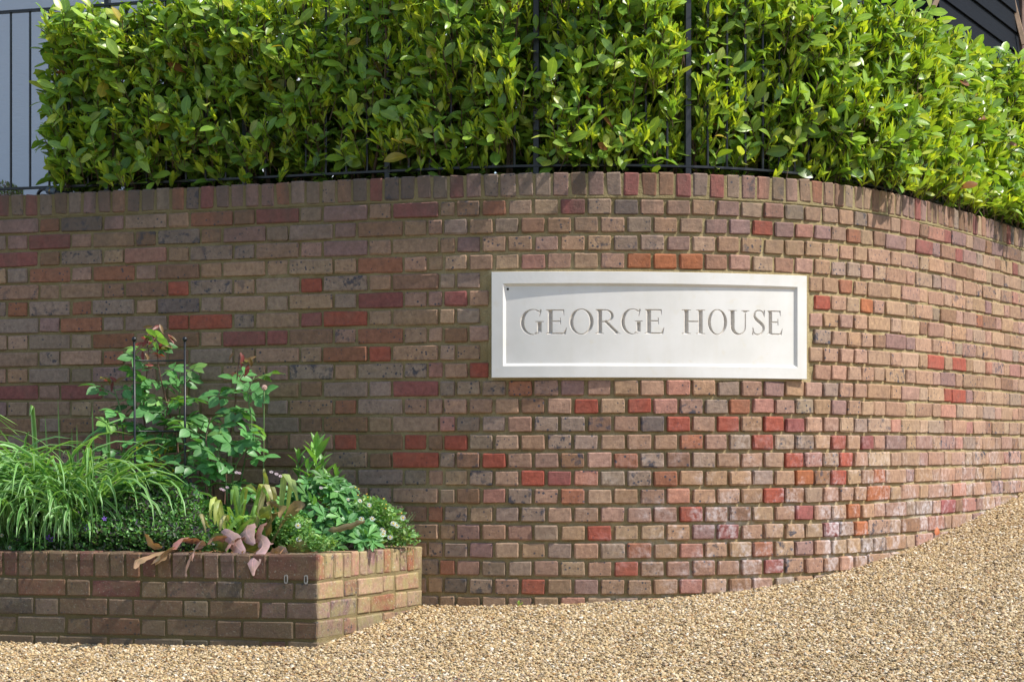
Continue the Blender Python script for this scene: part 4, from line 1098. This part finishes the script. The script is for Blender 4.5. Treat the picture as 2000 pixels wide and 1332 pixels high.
# wine-red new leaves at the shoot tips
for bush, lst in zip([o for o in COL.objects if o.name.startswith('rose_bush')], (((300, 645, 10.26), (292, 655, 10.26), (312, 636, 10.28), (326, 655, 10.27), (318, 668, 10.27), (286, 672, 10.26), (283, 690, 10.26), (210, 738, 10.3), (222, 748, 10.3), (300, 715, 10.1)), ((467, 688, 10.1), (472, 696, 10.1), (480, 708, 10.1), (492, 715, 10.1)))):
    for (px_, y_, Yr) in lst:
        for q_ in range(2):
            put(bush, ('lance', 0), basis(np.array([rc.normal(0, .7), -.3, rc.normal(-.45, .5)]), np.array([.3, -1, .3])+rc.normal(0, .3, 3), 0), rc.uniform(.04, .062), P(px_+rc.normal(0, 3), Yr, y=y_+rc.normal(0, 3)), shade((.22, .045, .03) if q_ else (.20, .12, .05), .2))

# -- low dark mat with purple bells along the front
def mat_of(name_, parent, xr, yfn, n_, hgt, size, cols, templ=('tiny', 0), yr=(9.45, 10.1), lance=.0):
    it = []
    for i in range(n_):
        px_ = rc.uniform(*xr); Yr = rc.uniform(*yr); f = yfn(px_, Yr)
        if f <= 0: continue
        h = hgt*f*(1-rc.random()**2.2); p_ = P(px_, Yr, z=SOILZ)+UP*h
        d = np.array([rc.normal(0, 1), rc.normal(0, 1), rc.uniform(-.1, 1.4)])
        c_ = cols[int(rc.integers(len(cols)))]
        it.append((templ, mat4(basis(nrm(d), UP+rc.normal(0, .5, 3), 0), size*rc.uniform(.6, 1.4), p_), (*shade(c_), 1)))
    return joined(name_, it, T, M_GA, parent, uv=True)
T['spk', 0] = outline_leaf([(0, .06), (.4, .12), (.8, .10), (1, .02)], .1, .05)
bell = thing('bellflower_mat', tuple(P(250, 9.65, z=SOILZ)), 'low dark green bellflower mat with four purple flowers along the bed front', 'ground cover plant', kind='thing')
edgeY = lambda px_: 9.27+.36*max(0, (620-px_))/620.     # back of the left coping seen along x
def bellf(px_, Yr):
    e0 = edgeY(px_)+.10
    if Yr < e0: return 0
    return min(1, .35+(Yr-e0)*2.4)*(1 if px_ < 380 else max(.25, 1-(px_-380)/80))*(1 if px_ > 90 else .6)
mat_of('foliage', bell, (20, 425), bellf, 23000, .30, .0175, [(.13, .32, .08), (.19, .40, .11), (.10, .24, .08), (.13, .14, .11)], yr=(9.35, 10.05))
mat_of('bud_spikes', bell, (60, 420), bellf, 2000, .315, .024, [(.10, .06, .12), (.07, .05, .08)], ('spk', 0), yr=(9.35, 10.05))
def flower(parent, pos, face, rad, npet, col, centre=None, cup=.1, name='flower', pw=.5):
    """petals round a centre, one mesh; disc a sub-part"""
    B = basis(np.cross(face, [.1, .2, 1.]), face, 0); V = []; F = []; U = []
    for k in range(npet):
        a_ = 2*math.pi*k/npet+rc.normal(0, .05); o_ = len(V); hw = math.pi/npet*pw*2
        for (r_, w, z_) in ((.12, .2, 0), (.55, .9, .05), (.9, .75, cup), (1., .1, cup)):
            for s_ in (-1, 1):
                aa = a_+s_*hw*w*.5; V.append(np.array([math.cos(aa)*r_, math.sin(aa)*r_, z_])); U.append(.5)
        for q_ in range(3): F.append((o_+q_*2, o_+q_*2+1, o_+q_*2+3, o_+q_*2+2))
    V = np.array(V)*rad @ np.column_stack([B[:, 0], B[:, 1], nrm(face)]).T+pos
    f_ = link(name, np_mesh(name, V, F, M_FL, uv=U), parent, color=(*col, 1))
    if centre is not None:
        q_ = np.array(pos)
        v, ff = tube([q_, q_+nrm(face)*rad*.22], [rad*.34, rad*.22], 8); link('disc', np_mesh('disc', v, ff, M_DISC), f_)
    return f_
M_FL = leaf_mat('petal', 'obj', .6, .15, vein=False, spec=.2); M_DISC = plain('yellow_disc', (.62, .42, .04), .8)
for (px_, y_, r_) in ((97, 1053, .014), (92, 1047, .010), (170, 1031, .012), (204, 1013, .009)):
    Yf = edgeY(px_)+.13; flower(bell, P(px_, Yf, y=y_), np.array([.35, -1, .5]), r_*1.2, 5, (.30, .10, .75), None, .35)
for (px_, y_) in ((3, 1045), (19, 1069)):
    Yf = edgeY(px_)+.12; flower(bell, P(px_, Yf, y=y_), np.array([.2, -1, .4]), .009, 10, (.7, .7, .72), 1)

# -- shrubby undergrowth filling behind
und = thing('leafy_undergrowth', tuple(P(400, 10.0, z=SOILZ)), 'dark leafy low undergrowth filling the bed behind the roses', 'low shrub', kind='thing')
def undf(px_, Yr): return (.35+.65*math.exp(-((px_-300)/120)**2))*(1 if Yr > 9.75 else .5)
mat_of('foliage', und, (190, 560), undf, 2100, .34, .045, [(.08, .21, .065), (.10, .25, .07), (.06, .16, .05)], ('rose', 0), yr=(9.7, 10.25))
it = []
for i in range(90):
    p_ = P(rc.uniform(258, 345), 10.25, y=rc.uniform(870, 950)); it.append((('lance', 0), mat4(basis(rc.normal(0, 1, 3), UP, 0), .04, p_), (.38, .36, .06, 1)))
joined('yellow_leaves', it, T, M_GA, und, uv=True)

# -- fading strap-leaved bulbs, bent over
day = thing('fading_bulb_leaves', tuple(P(470, 9.75, z=SOILZ)), 'tuft of pale green strap leaves bent over and yellowing at the tips', 'bulb plant')
def bent(px0, y0, px1, y1, px2, y2, Y, w, col, mat=None, name='leaf', parent=None, cup=.25, n=10):
    a_ = P(px0, Y+.03, y=y0); b_ = P(px1, Y-.02, y=y1); c_ = P(px2, Y-.05, y=y2)
    m1 = a_*.45+b_*.55+np.array([(px1-px0)*-.00004, 0, .0]); pts = [a_, m1, b_, (b_+c_)/2+np.array([(px2-px1)*.0003, -.02, .004]), c_]
    V, F, U = ribbon(pts, w*.95*rc.uniform(.7, 1.15), n, cup, side=np.array([1., rc.normal(-.4, .5), 0.15]), prof=lambda t_: min(1, .5+t_*2)*(1-max(0, t_-.55)**1.3*1.9))
    return leafobj(parent or day, V, F, U, mat or M_GL, col, name)
PG = (.22, .40, .09); YG = (.40, .46, .13)
for q_ in ((430, 1035, 418, 970, 411, 1012, 9.62, .022, YG), (440, 1035, 426, 976, 420, 1024, 9.6, .022, YG), (452, 1030, 440, 1004, 430, 1036, 9.58, .018, (.45, .42, .2)), (408, 1030, 392, 1003, 402, 1040, 9.58, .016, (.48, .42, .22)),
           (470, 1040, 455, 955, 452, 985, 9.65, .020, PG), (475, 1040, 458, 948, 470, 1010, 9.66, .022, PG), (462, 1040, 476, 952, 500, 963, 9.64, .018, PG), (470, 1040, 484, 950, 505, 962, 9.66, .02, YG),
           (492, 1035, 510, 945, 527, 978, 9.62, .02, YG), (480, 1038, 512, 952, 524, 972, 9.6, .016, PG), (500, 1030, 518, 945, 532, 975, 9.58, .024, (.5, .48, .25)), (488, 1040, 500, 985, 494, 1020, 9.57, .02, PG),
           (465, 1042, 480, 975, 462, 1010, 9.55, .018, PG), (455, 1040, 446, 990, 462, 1020, 9.56, .016, PG), (440, 1042, 470, 1010, 492, 1008, 9.52, .024, PG), (460, 1045, 480, 1020, 500, 1006, 9.5, .026, PG),
           (548, 1000, 556, 925, 574, 960, 9.7, .03, (.36, .46, .17)), (560, 1010, 570, 935, 582, 985, 9.68, .026, (.34, .44, .16)), (526, 1000, 520, 935, 516, 915, 9.85, .022, (.36, .40, .14)), (540, 1010, 532, 950, 541, 975, 9.66, .018, (.46, .44, .2))):
    bent(*q_[:8], shade(q_[8], .12))
for i in range(85):
    px_ = rc.uniform(400, 550); a_ = P(px_, rc.uniform(9.6, 9.85), z=SOILZ)
    V, F, U = ribbon(arch(a_, rc.uniform(0, 6.28), rc.uniform(.14, .27), rc.uniform(.05, .6), rc.uniform(.2, 2.2), 5), rc.uniform(.008, .015), 7, .3, roll=rc.normal(0, .3)); leafobj(day, V, F, U, M_GL, shade(PG))

# -- wilted tulip leaves, pink and tan, spilling over the coping
M_WILT = leaf_mat('wilted_leaf', 'obj', .5, .15, vein=True)
tul = thing('wilted_tulips', tuple(P(470, 9.45, z=SOILZ)), 'wilted pink and tan tulip leaves spilling over the planter coping', 'wilted plant')
PK = (.48, .22, .20); PP = (.54, .35, .34); TN_ = (.42, .27, .16); OG = (.17, .22, .05)
def spill(pts, w, col, roll=0., twist=0., cup=.2, n=12, prof=None, side=None):
    pts = [P(a_[0], a_[2], y=a_[1]) for a_ in pts]
    V, F, U = ribbon(pts, w*1.2, n, cup, side=np.array(side) if side else np.array([.5, -.5, .7]), roll=roll, twist=twist, prof=prof or (lambda t_: .25+1.1*math.sin(math.pi*min(1, t_*1.02))**.7 if t_ < .93 else .25))
    _r = np.random.default_rng(int(abs(V[4][0])*1e5)); V = np.array(V); V[0::3] += _r.normal(0, .0028, V[0::3].shape); V[2::3] += _r.normal(0, .0028, V[2::3].shape); V[1::3] += _r.normal(0, .0012, V[1::3].shape); leafobj(tul, V, F, U, M_WILT, col)
tp_ = lambda t_: (.35+1.1*math.sin(math.pi*min(1, t_))**.8)*(1-.8*max(0, t_-.75)*3.)+.04
spill([(350, 1072, 9.50), (318, 1076, 9.40), (296, 1082, 9.36), (272, 1092, 9.33), (262, 1110, 9.31)], .035, TN_, .3, .8, .35, prof=tp_)
spill([(345, 1075, 9.50), (320, 1080, 9.38), (304, 1090, 9.335), (297, 1102, 9.32)], .045, (.46, .32, .2), -.2, .5, .3, prof=tp_)
spill([(316, 1068, 9.52), (300, 1062, 9.5), (291, 1048, 9.5), (283, 1042, 9.5)], .03, (.40, .24, .15), .2, .4, .4)
spill([(395, 1062, 9.52), (372, 1052, 9.50), (350, 1052, 9.46), (335, 1074, 9.42)], .036, PK, .2, .5, .25)
spill([(400, 1066, 9.5), (385, 1062, 9.44), (378, 1078, 9.345), (366, 1096, 9.32), (361, 1124, 9.31)], .036, PP, .1, -.5, .3, prof=tp_)
spill([(400, 1064, 9.55), (430, 1060, 9.5), (447, 1060, 9.48)], .05, OG, .2, 0, .2)
spill([(455, 1065, 9.5), (432, 1048, 9.48), (412, 1052, 9.46), (405, 1062, 9.44)], .03, (.38, .2, .15), .2, .2, .3)
spill([(432, 1037, 9.50), (448, 1048, 9.46), (462, 1065, 9.42), (478, 1080, 9.36)], .034, PP, .35, .2, .3, prof=tp_)
spill([(478, 1050, 9.48), (460, 1052, 9.44), (448, 1062, 9.42), (440, 1075, 9.40)], .026, (.48, .26, .22), .1, .3, .3)
spill([(492, 1030, 9.54), (484, 1026, 9.5), (482, 1042, 9.46), (496, 1062, 9.42)], .042, PP, .3, .3, .3, prof=tp_)
spill([(516, 1030, 9.56), (508, 1026, 9.52), (502, 1040, 9.48), (500, 1062, 9.45)], .036, (.38, .2, .18), .2, .1, .3)
spill([(503, 1046, 9.48), (512, 1056, 9.42), (512, 1068, 9.38), (500, 1082, 9.33), (493, 1100, 9.31), (494, 1124, 9.305)], .040, PP, .2, .7, .35, prof=tp_)
spill([(528, 1060, 9.46), (520, 1064, 9.43), (508, 1068, 9.40)], .034, (.44, .27, .28), .4, .2, .2)
spill([(520, 1050, 9.62), (532, 1020, 9.58), (545, 1000, 9.56), (552, 998, 9.52), (548, 1012, 9.5)], .034, (.34, .24, .10), .3, .3, .3)
spill([(520, 1070, 9.55), (540, 1040, 9.5), (556, 1008, 9.5), (580, 988, 9.5), (588, 995, 9.48)], .045, (.28, .20, .09), .2, .4, .3, prof=lambda t_: .9)
spill([(522, 1020, 9.68), (530, 995, 9.66), (540, 982, 9.64)], .04, (.3, .2, .11), .2, 0, .3)
spill([(505, 1010, 9.6), (520, 1000, 9.58), (530, 996, 9.56)], .034, (.30, .36, .07), .2, 0, .3)
spill([(470, 1075, 9.52), (500, 1068, 9.5), (520, 1056, 9.5)], .05, OG, .2, 0, .2)
spill([(560, 1077, 9.46), (582, 1070, 9.44), (602, 1078, 9.44)], .04, (.20, .20, .05), .3, 0, .2)
spill([(640, 1035, 9.50), (662, 1032, 9.48), (690, 1024, 9.47), (714, 1016, 9.46)], .024, (.20, .16, .08), .5, .3, .7, prof=lambda t_: math.sin(math.pi*min(.98, t_+.02))**.6)
spill([(528, 1078, 9.42), (548, 1074, 9.40), (560, 1080, 9.38)], .022, (.40, .26, .2), .2, 0, .2)
for i in range(26):   # curled brown shreds on the coping
    px_ = rc.uniform(320, 600); Yq = edgeY(px_)+rc.uniform(.0, .10); a_ = P(px_, Yq, z=PT+.003); d_ = rc.normal(0, .02, 3); d_[2] = abs(d_[2])*.3
    V, F, U = ribbon([a_, a_+d_, a_+d_*2+UP*.002], .006, 4, .3); leafobj(tul, V, F, U, M_WILT, shade((.34, .17, .09)), 'dry_shred')

# -- palmate perennial mound
ger = thing('palmate_perennial', tuple(P(640, 9.8, z=SOILZ)), 'mounded perennial with deeply lobed mid green leaves above the planter corner', 'plant')
for i in range(190):
    u_ = rc.uniform(-1, 1); v_ = rc.random()
    px_ = 634+u_*98; top_y = 930+abs(u_)**2*70; Yr = 9.60+(1-v_)*.28+rc.uniform(0, .05)
    y_ = top_y+v_*(1070-top_y)*.98
    if px_ > 690: y_ = max(y_, 985)
    if px_ < 585: y_ = min(y_, 1010); Yr += .05
    p_ = P(px_, Yr, y=y_)
    d = np.array([rc.normal(0, .8), -abs(rc.normal(.5, .4)), rc.normal(-.1, .35)])
    put(ger, ('palm', int(rc.integers(3))), basis(nrm(d), np.array([.4, -.75, .9])+rc.normal(0, .25, 3), 0), rc.uniform(.058, .088), p_, shade((.11, .28, .09) if rc.random() < .7 else (.15, .34, .10), .2))
    if i % 3 == 0: stemobj(ger, [P(632+u_*40, 9.85, z=SOILZ), (p_+P(632+u_*40, 9.85, z=SOILZ))/2+UP*.03, p_], .0016, M_STEM, n=5)
for (px_, y_) in ((500, 971), (512, 968), (505, 960), (462, 923), (540, 926), (530, 922), (627, 953), (548, 930), (475, 955)):
    flower(ger, P(px_, 9.62 if px_ > 480 else 9.75, y=y_), np.array([.2, -.7, .8]), .009, 9, (.75, .62, .68), None, .2)
for (px_, y_) in ((432, 955), (437, 957), (444, 952), (468, 924)):
    flower(ger, P(px_, 9.7, y=y_), np.array([.2, -.7, .8]), .008, 9, (.72, .52, .62), None, .2)

# -- upright lance-leaved shoots
phl = thing('lance_leaved_perennial', tuple(P(610, 10.0, z=SOILZ)), 'upright shoots of bright green lance-shaped leaves behind the lobed perennial', 'plant')
for (px_, y_, Yr, n_, ln) in ((618, 870, 9.98, 18, .115), (600, 905, 9.95, 12, .08), (582, 888, 10.0, 14, .09), (640, 930, 9.95, 12, .085), (657, 925, 9.98, 14, .09), (630, 900, 10.0, 12, .095), (400, 930, 9.98, 9, .05), (412, 905, 10.02, 9, .045)):
    a_ = P(px_+rc.normal(0, 4), Yr, z=SOILZ); b_ = P(px_, Yr, y=y_); stemobj(phl, [a_, (a_+b_)/2+rc.normal(0, .006, 3), b_], .0028, M_STEM, n=6)
    for k in range(n_):
        t_ = 1-.5*(k/n_)**1.1; p_ = a_+(b_-a_)*t_; ph = k*2.4; be = .25+1.0*(k/n_)
        d = np.array([math.cos(ph)*math.sin(be), math.sin(ph)*math.sin(be), math.cos(be)])
        put(phl, ('lance', 0), basis(d, UP-d*d[2]+np.array([0, -.01, .2]), rc.normal(0, .3)), ln*rc.uniform(.7, 1.15)*(.55+.45*min(1, k/4)), p_, shade((.18, .38, .09), .15))

# -- allium stalk
al = thing('allium_stalk', tuple(P(512, 10.0, z=SOILZ)), 'single tall green stalk with a round pinkish bud beside the second rose', 'flower stalk')
a_ = P(514, 10.0, z=SOILZ); b_ = P(516, 9.98, y=757)
stemobj(al, [a_, P(515, 10.0, y=860), b_], .0034, M_STEM, n=8)
M_BUD = plain('pink_bud', (.42, .27, .22), .7, 0, 300, .4)
bm = bmesh.new(); bmesh.ops.create_icosphere(bm, subdivisions=3, radius=.0125, matrix=Matrix.Translation(tuple(b_)))
for v in bm.verts: q_ = v.co-Vector(tuple(b_)); v.co = Vector(tuple(b_))+q_*(1+.18*math.sin(q_.x*900)*math.sin(q_.z*900+q_.y*700))*1.0
me = bpy.data.meshes.new('bud'); bm.to_mesh(me); bm.free(); me.materials.append(M_BUD); link('bud', me, al)

# -- white fleabane at the right end
fb = thing('white_fleabane', tuple(P(730, 9.8, z=SOILZ)), 'airy fleabane with small white daisies tumbling over planter corner toward wall', 'plant')
def fbf(px_, Yr): return max(0., 1-((px_-715)/112)**2)*(1 if Yr > 9.5 else 0)
it = []
def fb_region(n_, cx, cy, rx, ry, Ya, Yb, size):
    for i in range(n_):
        a_ = rc.random()*6.283; r_ = rc.random()**.5; px_ = cx+math.cos(a_)*rx*r_; y_ = cy+math.sin(a_)*ry*r_; Yr = rc.uniform(Ya, Yb)
        d = np.array([rc.normal(.2, 1), rc.normal(-.2, 1), rc.uniform(0, 1.3)])
        it.append((('lance', 0), mat4(basis(nrm(d), UP+rc.normal(0, .5, 3), 0)*np.array([1, 1.7, 1]), size*rc.uniform(.6, 1.3), P(px_, Yr, y=y_)), (*shade((.16, .33, .10) if rc.random() < .75 else (.26, .40, .13)), 1)))
fb_region(1500, 722, 1020, 55, 48, 9.75, 10.0, .024); fb_region(420, 760, 1040, 48, 28, 9.85, 10.02, .022); fb_region(260, 785, 1052, 34, 16, 9.9, 10.03, .02)
fb_region(900, 575, 1042, 36, 36, 9.48, 9.66, .022); fb_region(500, 610, 1062, 50, 16, 9.42, 9.55, .02); fb_region(120, 770, 1005, 22, 12, 9.9, 10.0, .018)
joined('foliage', it, T, M_GA, fb, uv=True)
tp2 = []
for i in range(60):
    px_ = rc.uniform(690, 815); y_ = rc.uniform(960, 1062); 
    if px_ > 760: y_ = max(y_, 1000)
    tp2.append(tube(smoothpts([P(rc.uniform(690, 750), 9.9, z=SOILZ), P(px_-8, 9.9, y=y_+18), P(px_, 9.92, y=y_)], 5), .0009, 3, False))
o_ = link('stems', np_mesh('stems', *merge(tp2), M_STEM), fb); o_['kind'] = 'stuff'
for (px_, y_, r_) in ((582, 1026, .0105), (584, 1053, .0105), (706, 1013, .010), (727, 1013, .010), (721, 986, .009), (703, 978, .009), (787, 1011, .0105), (768, 1022, .010), (775, 1026, .010), (746, 1034, .008), (748, 1043, .011), (762, 1049, .010), (750, 1038, .008), (680, 975, .007)):
    flower(fb, P(px_, 9.44 if px_ < 600 else 9.66, y=y_), np.array([.25+rc.normal(0, .2), -1, .55+rc.normal(0, .2)]), r_*1.25, 14, (.82, .82, .84), 1, .05, pw=.42)
for (px_, y_) in ((700, 955), (699, 967), (712, 982), (718, 971), (754, 985), (753, 993), (749, 974), (784, 1002), (606, 1034), (635, 1038), (694, 952), (716, 965)):
    a_ = P(px_, 9.75, y=y_); link('seed_head', np_mesh('seed_head', *tube([a_-UP*.002, a_+UP*.0, a_+UP*.003], [.002, .0042, .003], 7), M_DISC), fb)

# -- small things on the ground
M_DRY = leaf_mat('dry_leaf', 'obj', .6, .2)
q_ = P(1828, 11.18, y=1008); q_[2] = float(gz(q_[0], q_[1]))+.02
lf = link('fallen_leaf', np_mesh('fallen_leaf', *outline_leaf([(0, .01), (.15, .2), (.4, .32), (.7, .24), (.9, .1), (1, .01)], .5, .3)[:2], M_DRY, uv=[0.5]*18, smooth=True), None, Matrix(mat4(basis(np.array([.3, .2, 1.]), np.array([.2, -1, .3]), 0), .045, q_).tolist()), (.55, .16, .05, 1))
tag(lf, 'curled orange fallen leaf on gravel at the foot of the wall', 'leaf')
wd_ = thing('weed_seedling', tuple(P(1015, 9.96, z=float(gz(0, 9.96)))), 'tiny bright green weed sprouting where gravel meets the brick wall', 'weed')
for k in range(9):
    a_ = k*.7; p_ = np.array(wd_.location)+np.array([rc.normal(0, .008), -.012, .008+rc.random()*.02]); put(wd_, ('tiny', 0), basis(np.array([math.cos(a_), math.sin(a_), .9]), UP, 0), .014, p_, (.25, .42, .06))
hth = thing('heather', tuple(P(10, 11.4, z=TOP-.06)), 'small pinkish green heather clump behind the railing at far left', 'small shrub')
it = []
for i in range(900):
    px_ = rc.uniform(-30, 44); Yr = rc.uniform(11.15, 11.5); y_ = rc.uniform(356+max(0, px_-20)*.7, 384); p_ = P(px_, Yr, y=y_)
    it.append((('tiny', 0), mat4(basis(rc.normal(0, 1, 3), UP, 0), .016, p_), (*shade((.22, .27, .10) if rc.random() < .6 else (.33, .22, .25)), 1)))
joined('foliage', it, T, M_GA, hth, uv=True)
